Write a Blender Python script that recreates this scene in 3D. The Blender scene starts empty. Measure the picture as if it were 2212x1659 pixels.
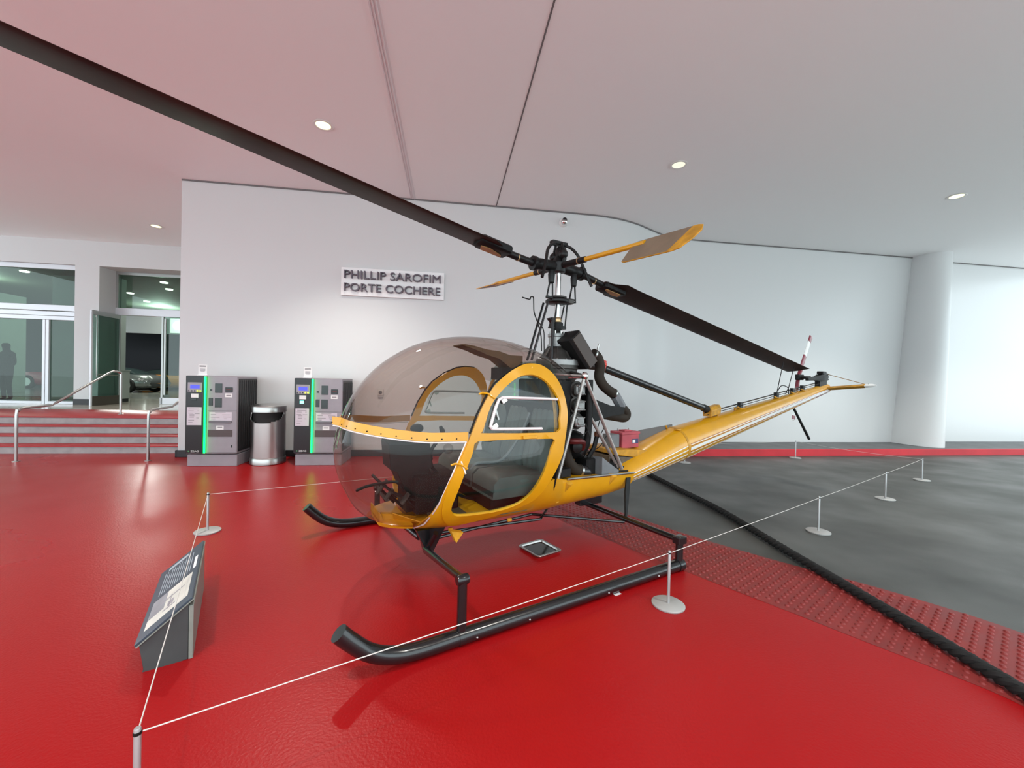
import bpy, bmesh, math, random
from mathutils import Vector, Matrix
from mathutils.geometry import delaunay_2d_cdt
random.seed(7)
SC = bpy.context.scene
COL = SC.collection
PI = math.pi

# ------------------------------------------------------------------ camera
F_PX, W_PX, H_PX = 870.0, 2212.0, 1659.0
pitch = math.atan(8.5 / F_PX)
roll = math.atan(0.0238)
fwd = Vector((0, math.cos(pitch), -math.sin(pitch)))
up0 = Vector((0, math.sin(pitch), math.cos(pitch)))
r0 = Vector((1, 0, 0))
rt = r0 * math.cos(roll) + up0 * math.sin(roll)
upv = up0 * math.cos(roll) - r0 * math.sin(roll)
cam_d = bpy.data.cameras.new('camera')
cam_d.sensor_fit = 'HORIZONTAL'
cam_d.sensor_width = 36.0
cam_d.lens = 36.0 * F_PX / W_PX
cam_d.clip_start = 0.05
cam_d.clip_end = 200
cam = bpy.data.objects.new('camera', cam_d)
COL.objects.link(cam)
M = Matrix((rt, upv, -fwd)).transposed().to_4x4()
M.translation = Vector((0, 0, 1.6))
cam.matrix_world = M
SC.camera = cam

# ------------------------------------------------------------------ world and exposure
wd = bpy.data.worlds.new('outdoor_night_glow')
SC.world = wd
wd.use_nodes = True
bgn = wd.node_tree.nodes['Background']
bgn.inputs['Color'].default_value = (0.82, 0.95, 1.0, 1)
bgn.inputs['Strength'].default_value = 2.15
SC.view_settings.view_transform = 'Standard'
SC.view_settings.look = 'None'
SC.view_settings.gamma = 1.0
SC.view_settings.use_curve_mapping = False
SC.view_settings.exposure = 0.53
LAMP_W = 460.0
ROOM = math.atan2(0.146, 0.9893)       # the building's grid is turned a little against the camera
CU, SU = math.cos(ROOM), math.sin(ROOM)
def UV(u, v, z=0.0):
    return Vector((u * CU - v * SU, u * SU + v * CU, z))
CEIL = 5.22
# ceiling downlights sit on a regular grid of about 5.55 m; (u, v, power, shown glow)
DOWN = [(-1.93, 6.2, 1.0, 6.0), (3.61, 6.22, 0.12, 1.3), (9.2, 6.25, 1.0, 6.0), (-7.38, 11.25, 0.45, 6.0),
        (-7.4, 6.2, .5, 6), (-1.93, .65, .8, 6), (3.61, .65, .8, 6), (9.2, .65, .8, 6), (-7.4, .65, .5, 6), (14.7, 6.25, .8, 6)]

# ------------------------------------------------------------------ materials
MATS = {}
def mat(name, col, rough=0.5, metal=0.0, var=0.0, vscale=8.0, bump=0.0, bscale=60.0, coat=0.0, emit=None, estr=0.0, spec=0.5, rvar=0.0, dist=0.002):
    if name in MATS: return MATS[name]
    m = bpy.data.materials.new(name); m.use_nodes = True
    nt = m.node_tree; b = nt.nodes['Principled BSDF']
    b.inputs['Base Color'].default_value = (*col, 1)
    b.inputs['Roughness'].default_value = rough
    b.inputs['Metallic'].default_value = metal
    b.inputs['Specular IOR Level'].default_value = spec
    b.inputs['Coat Weight'].default_value = coat
    b.inputs['Coat Roughness'].default_value = 0.08
    tc = None
    if var or bump or rvar:
        tc = nt.nodes.new('ShaderNodeTexCoord')
    if var or rvar:
        n = nt.nodes.new('ShaderNodeTexNoise'); n.inputs['Scale'].default_value = vscale; n.inputs['Detail'].default_value = 6
        nt.links.new(tc.outputs['Object'], n.inputs['Vector'])
        if var:
            r = nt.nodes.new('ShaderNodeMapRange')
            r.inputs['From Min'].default_value = .3; r.inputs['From Max'].default_value = .7
            r.inputs['To Min'].default_value = 1 - var; r.inputs['To Max'].default_value = 1 + var
            nt.links.new(n.outputs['Fac'], r.inputs['Value'])
            mx = nt.nodes.new('ShaderNodeVectorMath'); mx.operation = 'SCALE'
            mx.inputs[0].default_value = col
            nt.links.new(r.outputs['Result'], mx.inputs['Scale'])
            nt.links.new(mx.outputs['Vector'], b.inputs['Base Color'])
        if rvar:
            r2 = nt.nodes.new('ShaderNodeMapRange')
            r2.inputs['From Min'].default_value = .3; r2.inputs['From Max'].default_value = .7
            r2.inputs['To Min'].default_value = max(.02, rough - rvar); r2.inputs['To Max'].default_value = min(1, rough + rvar)
            nt.links.new(n.outputs['Fac'], r2.inputs['Value']); nt.links.new(r2.outputs['Result'], b.inputs['Roughness'])
    if bump:
        n2 = nt.nodes.new('ShaderNodeTexNoise'); n2.inputs['Scale'].default_value = bscale; n2.inputs['Detail'].default_value = 3
        nt.links.new(tc.outputs['Object'], n2.inputs['Vector'])
        bp = nt.nodes.new('ShaderNodeBump'); bp.inputs['Strength'].default_value = bump; bp.inputs['Distance'].default_value = dist
        nt.links.new(n2.outputs['Fac'], bp.inputs['Height']); nt.links.new(bp.outputs['Normal'], b.inputs['Normal'])
    if emit:
        b.inputs['Emission Color'].default_value = (*emit, 1); b.inputs['Emission Strength'].default_value = estr
    MATS[name] = m
    return m
def glass(name, tint, gloss_rough=0.02, ior=1.45, haze=0.0, edge=.7):
    if name in MATS: return MATS[name]
    m = bpy.data.materials.new(name); m.use_nodes = True
    nt = m.node_tree; nt.nodes.remove(nt.nodes['Principled BSDF'])
    out = nt.nodes['Material Output']
    tr = nt.nodes.new('ShaderNodeBsdfTransparent'); tr.inputs['Color'].default_value = (*tint, 1)
    gl = nt.nodes.new('ShaderNodeBsdfGlossy'); gl.inputs['Roughness'].default_value = gloss_rough
    lw = nt.nodes.new('ShaderNodeLayerWeight'); lw.inputs['Blend'].default_value = .5
    pw = nt.nodes.new('ShaderNodeMath'); pw.operation = 'POWER'; pw.inputs[1].default_value = 5.0
    f0 = ((ior - 1) / (ior + 1)) ** 2 * 1.6                  # both faces of the thin sheet
    fr = nt.nodes.new('ShaderNodeMath'); fr.operation = 'MULTIPLY_ADD'; fr.inputs[1].default_value = edge; fr.inputs[2].default_value = f0
    nt.links.new(lw.outputs['Facing'], pw.inputs[0]); nt.links.new(pw.outputs[0], fr.inputs[0])
    mx = nt.nodes.new('ShaderNodeMixShader')
    nt.links.new(fr.outputs[0], mx.inputs[0]); nt.links.new(tr.outputs[0], mx.inputs[1]); nt.links.new(gl.outputs[0], mx.inputs[2])
    last = mx
    if haze:
        df = nt.nodes.new('ShaderNodeBsdfDiffuse'); df.inputs['Color'].default_value = (.45, .44, .42, 1)
        m2 = nt.nodes.new('ShaderNodeMixShader'); m2.inputs[0].default_value = haze
        nt.links.new(mx.outputs[0], m2.inputs[1]); nt.links.new(df.outputs[0], m2.inputs[2]); last = m2
    nt.links.new(last.outputs[0], out.inputs['Surface'])
    MATS[name] = m
    return m

WALL = mat('white_wall_panel', (.63, .635, .635), .32, bump=.05, bscale=3, spec=.5)
WALL2 = mat('white_wall_paint', (.68, .69, .69), .6)
CEILM = mat('ceiling_plaster', (.93, .93, .93), .85)
SEAM = mat('seam_shadow_gap', (.16, .15, .15), .8)
SEAML = mat('expansion_joint_metal', (.78, .76, .77), .7)
TRIMW = mat('downlight_trim_white', (.85, .85, .82), .4)
LENS_ON = mat('downlight_lens_lit', (1, .95, .7), .5, emit=(1.0, .96, .42), estr=1.5)
LENS_DIM = mat('downlight_reflector', (.9, .88, .72), .25, metal=.6, emit=(1.0, .95, .7), estr=.5)
KERBG = mat('sidewalk_grey', (.11, .115, .12), .6, var=.2, vscale=3, bump=.2, bscale=120)
KERBR = mat('kerb_red_paint', (.55, .018, .03), .45, var=.12, vscale=2)
BASEB = mat('baseboard_black', (.02, .02, .023), .4)
STEPG = mat('step_riser_grey', (.33, .31, .31), .5, var=.15, vscale=6)
STEPR = mat('step_tread_red', (.36, .025, .03), .4, var=.12, vscale=5)
TERR = mat('terrazzo_beige', (.50, .46, .38), .12, var=.1, vscale=40)
STEEL = mat('brushed_steel', (.46, .455, .44), .30, metal=1.0, bump=.05, bscale=300)
ALU = mat('aluminium_white', (.72, .74, .78), .35, metal=.25)
ALUD = mat('aluminium_grey', (.45, .47, .46), .35, metal=.7)
PANE = glass('storefront_glass', (.50, .60, .55), .0)
PANED = glass('door_glass_green', (.48, .60, .55), .0)
TACT = mat('tactile_red_rubber', (.21, .026, .024), .45, spec=.3, var=.16, vscale=5, bump=.1, bscale=150, rvar=.1)
YEL = mat('yellow_paint', (.66, .315, .006), .28, var=.06, vscale=5, coat=.35, bump=.04, bscale=25)
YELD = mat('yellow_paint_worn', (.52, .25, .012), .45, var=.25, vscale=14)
WHITEP = mat('white_paint', (.82, .82, .80), .35)
BLK = mat('black_gloss_paint', (.008, .008, .009), .22, coat=.3, bump=.05, bscale=40)
BLKM = mat('black_satin', (.010, .010, .010), .5, spec=.2, var=.3, vscale=20)
RUB = mat('black_rubber', (.02, .019, .018), .75, spec=.25, bump=.3, bscale=90)
BLADE = mat('blade_dark_brown', (.024, .015, .012), .5, spec=.22, var=.35, vscale=3, bump=.05, bscale=20)
HUBM = mat('hub_black_oily', (.011, .011, .011), .38, metal=.1, spec=.3, var=.3, vscale=25)
CAST = mat('cast_aluminium', (.27, .275, .27), .42, metal=.7, var=.2, vscale=12, bump=.15, bscale=80)
CASTD = mat('cast_dark', (.07, .065, .06), .5, metal=.6, var=.35, vscale=12, bump=.2, bscale=60)
CHROME = mat('polished_steel', (.72, .72, .71), .14, metal=1.0)
BRONZE = mat('strut_grey_steel', (.36, .34, .32), .3, metal=.55, var=.12, vscale=10)
BRASS = mat('brass_collar', (.55, .38, .20), .35, metal=.8)
HOSE = mat('ribbed_hose_brown', (.030, .023, .017), .7, spec=.2, bump=.5, bscale=140)
REDP = mat('red_cap_plastic', (.62, .04, .02), .4)
REDB = mat('battery_pink_red', (.42, .06, .08), .5, var=.12, vscale=8)
SEATM = mat('seat_vinyl_grey_green', (.085, .10, .095), .5, bump=.12, bscale=35, var=.12)
SEATD = mat('cabin_dark', (.010, .009, .009), .6, spec=.2)
CARPET = mat('cabin_floor_olive', (.075, .07, .04), .85, var=.2, vscale=30, bump=.3, bscale=200)
GREYP = mat('grey_panel', (.16, .17, .18), .5, var=.15, vscale=8)
BUBBLE = glass('bubble_perspex', (.76, .695, .66), .015, 1.34, haze=.012, edge=.85)
DOORGL = glass('door_perspex', (.70, .80, .775), .012, 1.45)
INTMET = mat('sliding_frame_pinkish_aluminium', (.74, .68, .70), .35, metal=.35)
MAROON = mat('maroon_paint_and_sheen', (.22, .012, .03), .35, coat=.2)
KGREY = mat('kiosk_grey', (.29, .265, .29), .42, metal=.25, var=.04)
KBLACK = mat('kiosk_black_panel', (.008, .008, .01), .25)
KSIDE = mat('kiosk_side_black', (.018, .018, .02), .45)
PAPER = mat('paper_white', (.78, .77, .77), .7)
PAPERL = mat('paper_lilac', (.60, .54, .60), .7)
INK = mat('ink_dark', (.10, .09, .10), .7)
INKG = mat('ink_grey', (.30, .28, .30), .7)
LCDB = mat('lcd_blue', (.02, .02, .3), .3, emit=(.06, .07, 1.0), estr=.9)
LEDG = mat('led_green', (0, .5, .25), .3, emit=(.0, 1.0, .07), estr=4.5)
BTNY = mat('button_yellow', (.7, .75, .05), .4, emit=(.8, .9, .1), estr=.6)
SMOKE = mat('smoked_window', (.02, .03, .03), .15)
BRWNW = mat('tray_window_brown', (.075, .055, .055), .25)
LETTER = mat('letter_grey', (.11, .09, .115), .45)
POSTM = mat('stanchion_steel', (.44, .44, .44), .4, metal=.6)
BASEM = mat('stanchion_base_grey', (.42, .42, .41), .5, metal=.3, bump=.1, bscale=200)
CORD = mat('cord_white_elastic', (.62, .60, .57), .6)
ROPE = mat('rope_black', (.017, .017, .017), .8, spec=.25, bump=.5, bscale=160)
SLATE = mat('panel_slate_blue', (.035, .055, .075), .35)
STANDG = mat('stand_dark_grey', (.05, .058, .058), .5, var=.1)
STANDL = mat('stand_flange_grey', (.22, .24, .21), .5, var=.1)
PHOTO = mat('print_photo_cream', (.62, .60, .54), .4, var=.18, vscale=5)
PHOTOD = mat('print_photo_grey', (.25, .25, .27), .4, var=.2, vscale=9)
TXT = mat('print_text_pale', (.32, .36, .40), .5)
DARKROOM = mat('dark_backdrop', (.006, .007, .012), .8)
INTW = mat('interior_wall_green_grey', (.42, .47, .44), .6)
INTC = mat('interior_ceiling_olive', (.13, .14, .11), .8)
INTF = mat('interior_floor', (.17, .17, .15), .18, var=.1, vscale=20)
LAMPI = mat('interior_lamp', (1, 1, 1), .5, emit=(1, .98, .9), estr=14.0)

def floor_mat(name, col, col2, rough, vscale, bump, bscale, dist, spec, flake=0.0):
    m = bpy.data.materials.new(name); m.use_nodes = True
    nt = m.node_tree; b = nt.nodes['Principled BSDF']
    tc = nt.nodes.new('ShaderNodeTexCoord')
    n = nt.nodes.new('ShaderNodeTexNoise'); n.inputs['Scale'].default_value = vscale; n.inputs['Detail'].default_value = 3
    nt.links.new(tc.outputs['Object'], n.inputs['Vector'])
    cr = nt.nodes.new('ShaderNodeValToRGB')
    cr.color_ramp.elements[0].position = .35; cr.color_ramp.elements[0].color = (*col, 1)
    cr.color_ramp.elements[1].position = .68; cr.color_ramp.elements[1].color = (*col2, 1)
    nt.links.new(n.outputs['Fac'], cr.inputs['Fac']); nt.links.new(cr.outputs['Color'], b.inputs['Base Color'])
    rr = nt.nodes.new('ShaderNodeMapRange'); rr.inputs['From Min'].default_value = .35; rr.inputs['From Max'].default_value = .7
    rr.inputs['To Min'].default_value = rough + .07; rr.inputs['To Max'].default_value = rough - .06
    nt.links.new(n.outputs['Fac'], rr.inputs['Value']); nt.links.new(rr.outputs['Result'], b.inputs['Roughness'])
    n2 = nt.nodes.new('ShaderNodeTexNoise'); n2.inputs['Scale'].default_value = bscale; n2.inputs['Detail'].default_value = 4
    nt.links.new(tc.outputs['Object'], n2.inputs['Vector'])
    bp = nt.nodes.new('ShaderNodeBump'); bp.inputs['Strength'].default_value = bump; bp.inputs['Distance'].default_value = dist
    nt.links.new(n2.outputs['Fac'], bp.inputs['Height']); nt.links.new(bp.outputs['Normal'], b.inputs['Normal'])
    b.inputs['Specular IOR Level'].default_value = spec
    MATS[name] = m
    return m
REDF = floor_mat('red_epoxy_floor', (.305, .0045, .006), (.33, .0055, .0065), .31, .5, .55, 70, .003, .22)
ASPH = floor_mat('grey_asphalt_worn', (.040, .043, .038), (.078, .081, .075), .46, 1.1, .5, 180, .003, .5)

# ------------------------------------------------------------------ mesh helpers
def frame_of(d):
    d = Vector(d).normalized()
    a = Vector((0, 0, 1)) if abs(d.z) < .95 else Vector((1, 0, 0))
    s = d.cross(a).normalized(); t = s.cross(d).normalized()
    return d, s, t
class MB:
    def __init__(self): self.v = []; self.f = []
    def add(self, vs, fs):
        o = len(self.v); self.v += [Vector(p) for p in vs]; self.f += [tuple(i + o for i in q) for q in fs]; return self
    def box(self, x0, x1, y0, y1, z0, z1, M=None):
        vs = [Vector((x, y, z)) for z in (z0, z1) for y in (y0, y1) for x in (x0, x1)]
        if M: vs = [M @ p for p in vs]
        return self.add(vs, [(0, 2, 3, 1), (4, 5, 7, 6), (0, 1, 5, 4), (2, 6, 7, 3), (0, 4, 6, 2), (1, 3, 7, 5)])
    def rbox(self, x0, x1, y0, y1, z0, z1, r, M=None):          # chamfered along the z edges and top
        pts = [(x0 + r, y0), (x1 - r, y0), (x1, y0 + r), (x1, y1 - r), (x1 - r, y1), (x0 + r, y1), (x0, y1 - r), (x0, y0 + r)]
        cx, cy = (x0 + x1) / 2, (y0 + y1) / 2
        def ins(p, e): 
            sx = 1 - 2 * e / (x1 - x0); sy = 1 - 2 * e / (y1 - y0)
            return (cx + (p[0] - cx) * sx, cy + (p[1] - cy) * sy)
        secs = []
        for e, z in ((r * .6, z0), (0, z0 + r * .6), (0, z1 - r * .6), (r * .6, z1)):
            s = [Vector((*ins(p, e), z)) for p in pts]
            secs.append([M @ q for q in s] if M else s)
        return self.loft(secs)
    def loft(self, secs, closed=True, cap=True):
        n = len(secs[0]); o = len(self.v)
        for s in secs: self.v += [Vector(p) for p in s]
        m = n if closed else n - 1
        for i in range(len(secs) - 1):
            for j in range(m):
                a = o + i * n + j; b = o + i * n + (j + 1) % n
                self.f.append((a, b, b + n, a + n))
        if cap and closed:
            self.f.append(tuple(o + j for j in reversed(range(n))))
            self.f.append(tuple(o + (len(secs) - 1) * n + j for j in range(n)))
        return self
    def tube(self, pts, r, n=10, cap=True, closed=False):
        pts = [Vector(p) for p in pts]; k = len(pts)
        rs = r if isinstance(r, (list, tuple)) else [r] * k
        secs = []; s = None
        for i in range(k):
            if closed: d = pts[(i + 1) % k] - pts[i - 1]
            elif i == 0: d = pts[1] - pts[0]
            elif i == k - 1: d = pts[-1] - pts[-2]
            else: d = (pts[i + 1] - pts[i]).normalized() + (pts[i] - pts[i - 1]).normalized()
            d.normalize()
            if s is None: _, s, t = frame_of(d)
            else:
                s = (s - d * s.dot(d)).normalized(); t = s.cross(d).normalized()
            secs.append([pts[i] + (s * math.cos(2 * PI * j / n) + t * math.sin(2 * PI * j / n)) * rs[i] for j in range(n)])
        if closed:
            secs.append(secs[0]); return self.loft(secs, cap=False)
        return self.loft(secs, cap=cap)
    def cyl(self, p0, p1, r0, r1=None, n=16):
        return self.tube([p0, p1], [r0, r0 if r1 is None else r1], n)
    def lathe(self, prof, o=(0, 0, 0), axis=(0, 0, 1), n=24, sx=1.0, sy=1.0):
        d, s, t = frame_of(axis); o = Vector(o); secs = []
        for r, z in prof:
            r = max(r, 1e-4)
            secs.append([o + d * z + (s * math.cos(2 * PI * j / n) * sx + t * math.sin(2 * PI * j / n) * sy) * r for j in range(n)])
        return self.loft(secs)
    def ball(self, c, r, n=12, m=8, sc=(1, 1, 1)):
        c = Vector(c); secs = []
        for i in range(m + 1):
            a = PI * i / m
            rr = max(math.sin(a), .02) * r
            secs.append([c + Vector((rr * math.cos(2 * PI * j / n) * sc[0], rr * math.sin(2 * PI * j / n) * sc[1], -math.cos(a) * r * sc[2])) for j in range(n)])
        return self.loft(secs)
    def prism(self, poly, a, b, fn):      # poly 2d, extruded between a and b through fn(p, t)
        return self.loft([[fn(p, a) for p in poly], [fn(p, b) for p in poly]])
    def build(self, name, m, parent=None, sharp=38, bevel=0, solid=0, solid_off=0, loc=None, rotz=0, weld=True, sub=0):
        me = bpy.data.meshes.new(name)
        me.from_pydata([tuple(p) for p in self.v], [], self.f)
        bm = bmesh.new(); bm.from_mesh(me)
        if weld: bmesh.ops.remove_doubles(bm, verts=bm.verts, dist=1e-5)
        bmesh.ops.recalc_face_normals(bm, faces=bm.faces)
        lim = math.radians(sharp)
        for e in bm.edges:
            e.smooth = not (len(e.link_faces) == 2 and e.calc_face_angle(0) > lim)
        for fc in bm.faces: fc.smooth = sharp > 0
        bm.to_mesh(me); bm.free()
        me.materials.append(m)
        o = bpy.data.objects.new(name, me); COL.objects.link(o)
        if parent: o.parent = parent
        if loc is not None: o.location = loc
        if rotz: o.rotation_euler.z = rotz
        if solid:
            md = o.modifiers.new('solid', 'SOLIDIFY'); md.thickness = solid; md.offset = solid_off
            md = o.modifiers.new('split', 'EDGE_SPLIT'); md.split_angle = math.radians(40)
        if bevel:
            md = o.modifiers.new('bevel', 'BEVEL'); md.width = bevel; md.segments = 2; md.limit_method = 'ANGLE'
        if sub:
            md = o.modifiers.new('sub', 'SUBSURF'); md.levels = sub; md.render_levels = sub
        return o
def tag(o, label=None, cat=None, group=None, kind=None):
    if label: o['label'] = label
    if cat: o['category'] = cat
    if group: o['group'] = group
    if kind: o['kind'] = kind
    return o
def struct(o, label=None, cat=None):
    return tag(o, label, cat, kind='structure')
def empty(name, loc=(0, 0, 0), rotz=0, parent=None):
    o = bpy.data.objects.new(name, None); COL.objects.link(o); o.location = loc; o.rotation_euler.z = rotz
    o.empty_display_size = .2
    if parent: o.parent = parent
    return o
def inst(o, parent, loc=None, rot=None, scale=None):
    c = o.copy(); COL.objects.link(c); c.parent = parent
    if loc is not None: c.location = loc
    if rot is not None: c.rotation_euler = rot
    if scale is not None: c.scale = scale
    return c
def copy_tree(o, parent=None):
    c = o.copy(); COL.objects.link(c); c.parent = parent
    for ch in list(o.children): copy_tree(ch, c)
    return c
def text_mesh(name, body, size, m, parent, M, extrude=0.0, align='LEFT', width=None):
    cu = bpy.data.curves.new(name, 'FONT'); cu.body = body; cu.size = size; cu.extrude = extrude; cu.align_x = align; cu.resolution_u = 3
    tmp = bpy.data.objects.new(name + '_tmp', cu); COL.objects.link(tmp)
    bpy.context.view_layer.update()
    me = bpy.data.meshes.new_from_object(tmp.evaluated_get(bpy.context.evaluated_depsgraph_get()))
    bpy.data.objects.remove(tmp); bpy.data.curves.remove(cu)
    if width:
        xs = [v.co.x for v in me.vertices]; k = width / (max(xs) - min(xs)); x0 = min(xs)
        for v in me.vertices: v.co.x = (v.co.x - x0) * k
    me.transform(M); me.materials.clear(); me.materials.append(m)
    for p in me.polygons: p.use_smooth = False
    o = bpy.data.objects.new(name, me); COL.objects.link(o); o.parent = parent
    return o
def smooth_path(pts, k=6):
    P = [Vector(p) for p in pts]; out = []
    for i in range(len(P) - 1):
        a = P[i - 1] if i else P[0]; b = P[i]; c = P[i + 1]; d = P[i + 2] if i + 2 < len(P) else P[-1]
        for j in range(k):
            t = j / k
            out.append(.5 * ((2 * b) + (c - a) * t + (2 * a - 5 * b + 4 * c - d) * t * t + (3 * b - a - 3 * c + d) * t ** 3))
    out.append(P[-1]); return out
def inpoly(p, poly):
    x, y = p; r = False; n = len(poly)
    for i in range(n):
        x1, y1 = poly[i]; x2, y2 = poly[(i + 1) % n]
        if (y1 > y) != (y2 > y) and x < (x2 - x1) * (y - y1) / (y2 - y1) + x1: r = not r
    return r
def flat_poly(name, poly, z, m):
    from mathutils.geometry import tessellate_polygon
    vs = [Vector((q[0], q[1], z)) for q in poly]
    me = bpy.data.meshes.new(name); me.from_pydata([tuple(q) for q in vs], [], [tuple(t) for t in tessellate_polygon([vs])])
    bm = bmesh.new(); bm.from_mesh(me)
    for fc in bm.faces:
        fc.normal_update()
        if fc.normal.z < 0: fc.normal_flip()
    bm.to_mesh(me); bm.free(); me.materials.append(m)
    o = bpy.data.objects.new(name, me); COL.objects.link(o)
    return o

# ================================================================== THE SETTING
# ---- floors
TIN = [(2.95, -3), (2.92, .3), (2.80, 1.4), (2.66, 2.0), (2.50, 2.26), (2.27, 2.53), (2.0, 2.86), (1.57, 3.37), (.97, 4.14), (.47, 4.82), (.20, 5.4), (.10, 6.1), (.15, 7.0), (.35, 8.9)]
TOUT = [(3.95, -3), (3.92, .6), (3.75, 1.8), (3.45, 2.62), (3.17, 3.02), (2.88, 3.32), (2.47, 3.68), (1.90, 4.28), (1.28, 5.12), (1.08, 5.6), (1.02, 6.2), (1.08, 7.0), (1.25, 9.1)]
tin = [p[:2] for p in smooth_path([(*p, 0) for p in TIN], 4)]
tout = [p[:2] for p in smooth_path([(*p, 0) for p in TOUT], 4)]
tin = [tuple(p) for p in tin]; tout = [tuple(p) for p in tout]
red = flat_poly('floor', tin + [UV(.9, 9.2)[:2], UV(-17, 9.2)[:2], UV(-17, -3.5)[:2]], 0, REDF)
struct(red, 'glossy red epoxy floor')
asp = flat_poly('floor_driveway', tout[::-1] + [UV(17, -3.2)[:2], UV(17, 9.3)[:2], UV(2.95, 9.3)[:2]], 0, ASPH)
struct(asp, 'worn grey asphalt driveway')
tac = flat_poly('tactile_paving', tin + tout[::-1], 0.001, TACT)
struct(tac, 'dull red strip of studded tactile paving')
st_ = [(-90, -90), (90, -90), (90, 90), (-90, 90)]
bounce_ground = flat_poly('ground', st_, -.03, mat('pale_bounce_ground', (.78, .78, .77), .8, var=.1, vscale=.5)); struct(bounce_ground, 'unseen pale ground added to bounce light onto the ceiling')  # unseen ground plane, added pale to bounce light up to the ceiling
# studs: truncated domes on a lattice that follows the strip
def dome_bm(mb, x, y, s=1.0):
    return mb.lathe([(.0165 * s, 0), (.0145 * s, .004), (.0105 * s, .0085), (.004 * s, .0092)], (x, y, .001), n=8)
poly = tin + tout[::-1]
def inset_ok(p):
    return all(inpoly((p[0] + dx, p[1] + dy), poly) for dx, dy in ((.03, 0), (-.03, 0), (0, .03), (0, -.03)))
ang = math.atan2(.8, -.62); ca, sa = math.cos(ang), math.sin(ang)
spots = []
for i in range(-80, 120):
    for j in range(-60, 60):
        a, b = i * .062, j * .062
        x, y = 1.6 + a * ca - b * sa, 3.6 + a * sa + b * ca
        if -.2 < y < 7.4 and y > .75 * x - 1.2 and inset_ok((x, y)): spots.append((x, y))
spots.sort(key=lambda p: (p[0] ** 2 + p[1] ** 2) if p[1] > 1.55 and p[0] < 1.22 * p[1] + .1 else 999)
proto = dome_bm(MB(), 0, 0).build('stud', TACT, tac)
for k, (x, y) in enumerate(spots[:300]):
    o = proto if k == 0 else inst(proto, tac)
    o.location = (x, y, 0)
mb = MB()
for x, y in spots[300:]: dome_bm(mb, x, y)
tag(mb.build('far_studs', TACT, tac, weld=False), kind='stuff')

# ---- ceiling
C0 = (-3.1, -3.0); A0 = (-5.1, 8.42)
cl = math.hypot(A0[0] - C0[0], A0[1] - C0[1]); cn = (-(A0[1] - C0[1]) / cl, (A0[0] - C0[0]) / cl)
def ceil_z(u, v):
    d = (u - A0[0]) * cn[0] + (v - A0[1]) * cn[1]
    if v > 8.4: return CEIL
    return CEIL + max(0, d) * .035
cm = MB()
zz = ceil_z
vs = [(*C0, CEIL), (18, -3, CEIL), (18, 9.6, CEIL), (-5.1, 9.6, CEIL), (*A0, CEIL), (-17, 7.9, zz(-17, 7.9) - .1), (-17, -3, zz(-17, -3)), (-17, 13.2, CEIL), (-5.1, 13.2, CEIL)]
cm.add(vs, [(0, 1, 2, 3, 4), (0, 4, 5, 6), (5, 4, 3, 8, 7)])
ceil = cm.build('ceiling', CEILM, rotz=ROOM, sharp=1); struct(ceil, 'smooth plaster ceiling tinted pink by the red floor')
ceil.data.flip_normals() if ceil.data.polygons[0].normal.z > 0 else None
def cstrip(name, a, b, w, m, h=.006):
    a = Vector(a); b = Vector(b); d = (b - a).normalized(); n = Vector((-d.y, d.x)) * w / 2
    mb = MB(); pts = [a + n, b + n, b - n, a - n]
    mb.loft([[(p.x, p.y, CEIL - h) for p in pts], [(p.x, p.y, CEIL + .01) for p in pts]])
    return mb.build(name, m, rotz=ROOM)
ub = lambda x, y: (x * CU + y * SU, -x * SU + y * CU)
s1a, s1b = ub(.32, 3.84), ub(-.40, 8.32)
e = ((s1a[0] - s1b[0]) * 2.2 + s1b[0], (s1a[1] - s1b[1]) * 2.2 + s1b[1])
struct(cstrip('trim_1', (s1b[0], 8.42), e, .018, SEAM), 'thin dark joint across the ceiling')
s2a, s2b = ub(-1.42, 3.89), ub(-2.03, 7.80)
e2 = ((s2a[0] - s2b[0]) * 2.2 + s2b[0], (s2a[1] - s2b[1]) * 2.2 + s2b[1])
t2 = empty('trim_2'); struct(t2, 'ribbed metal expansion joint across the ceiling')
for off, w, m, h in ((-.045, .016, SEAML, .012), (-.014, .016, SEAML, .012), (.02, .016, SEAML, .012), (0, .11, SEAML, .004)):
    o = cstrip('joint_rib', (s2b[0] + off, 8.42), (e2[0] + off, e2[1]), w, m, h); o.parent = t2
# ---- downlights with their lamps
def downlight(u, v, p, label, lit):
    z = ceil_z(u, v)
    t = empty('downlight', UV(u, v, z))
    MB().lathe([(.10, -.002), (.135, -.002), (.14, -.008), (.12, -.014), (.102, -.010), (.10, .02)], n=32).build('trim_ring', TRIMW, t)
    MB().lathe([(.0, -.004), (.06, -.0045), (.101, -.003), (.101, .01)], n=28).build('lens', LENS_ON if lit else LENS_DIM, t)
    ld = bpy.data.lights.new('downlight_lamp', 'SPOT')
    ld.energy = LAMP_W * p; ld.color = (1.0, .96, .87); ld.spot_size = math.radians(108); ld.spot_blend = .7; ld.shadow_soft_size = .09
    lo = bpy.data.objects.new('lamp', ld); COL.objects.link(lo); lo.parent = t; lo.location = (0, 0, -.03)
    tag(t, label, 'ceiling light', 'downlights in the ceiling')
dl = {0: 'glowing round downlight in the pink ceiling above the parking pay machines', 1: 'dim round downlight in the ceiling above the yellow stabiliser paddle',
      2: 'glowing round downlight in the grey ceiling nearest the white column', 3: 'glowing round downlight over the entrance steps'}
for k, (u, v, p, g) in enumerate(DOWN):
    downlight(u, v, p, dl.get(k, 'round downlight in the ceiling outside the picture'), k != 1)

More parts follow.
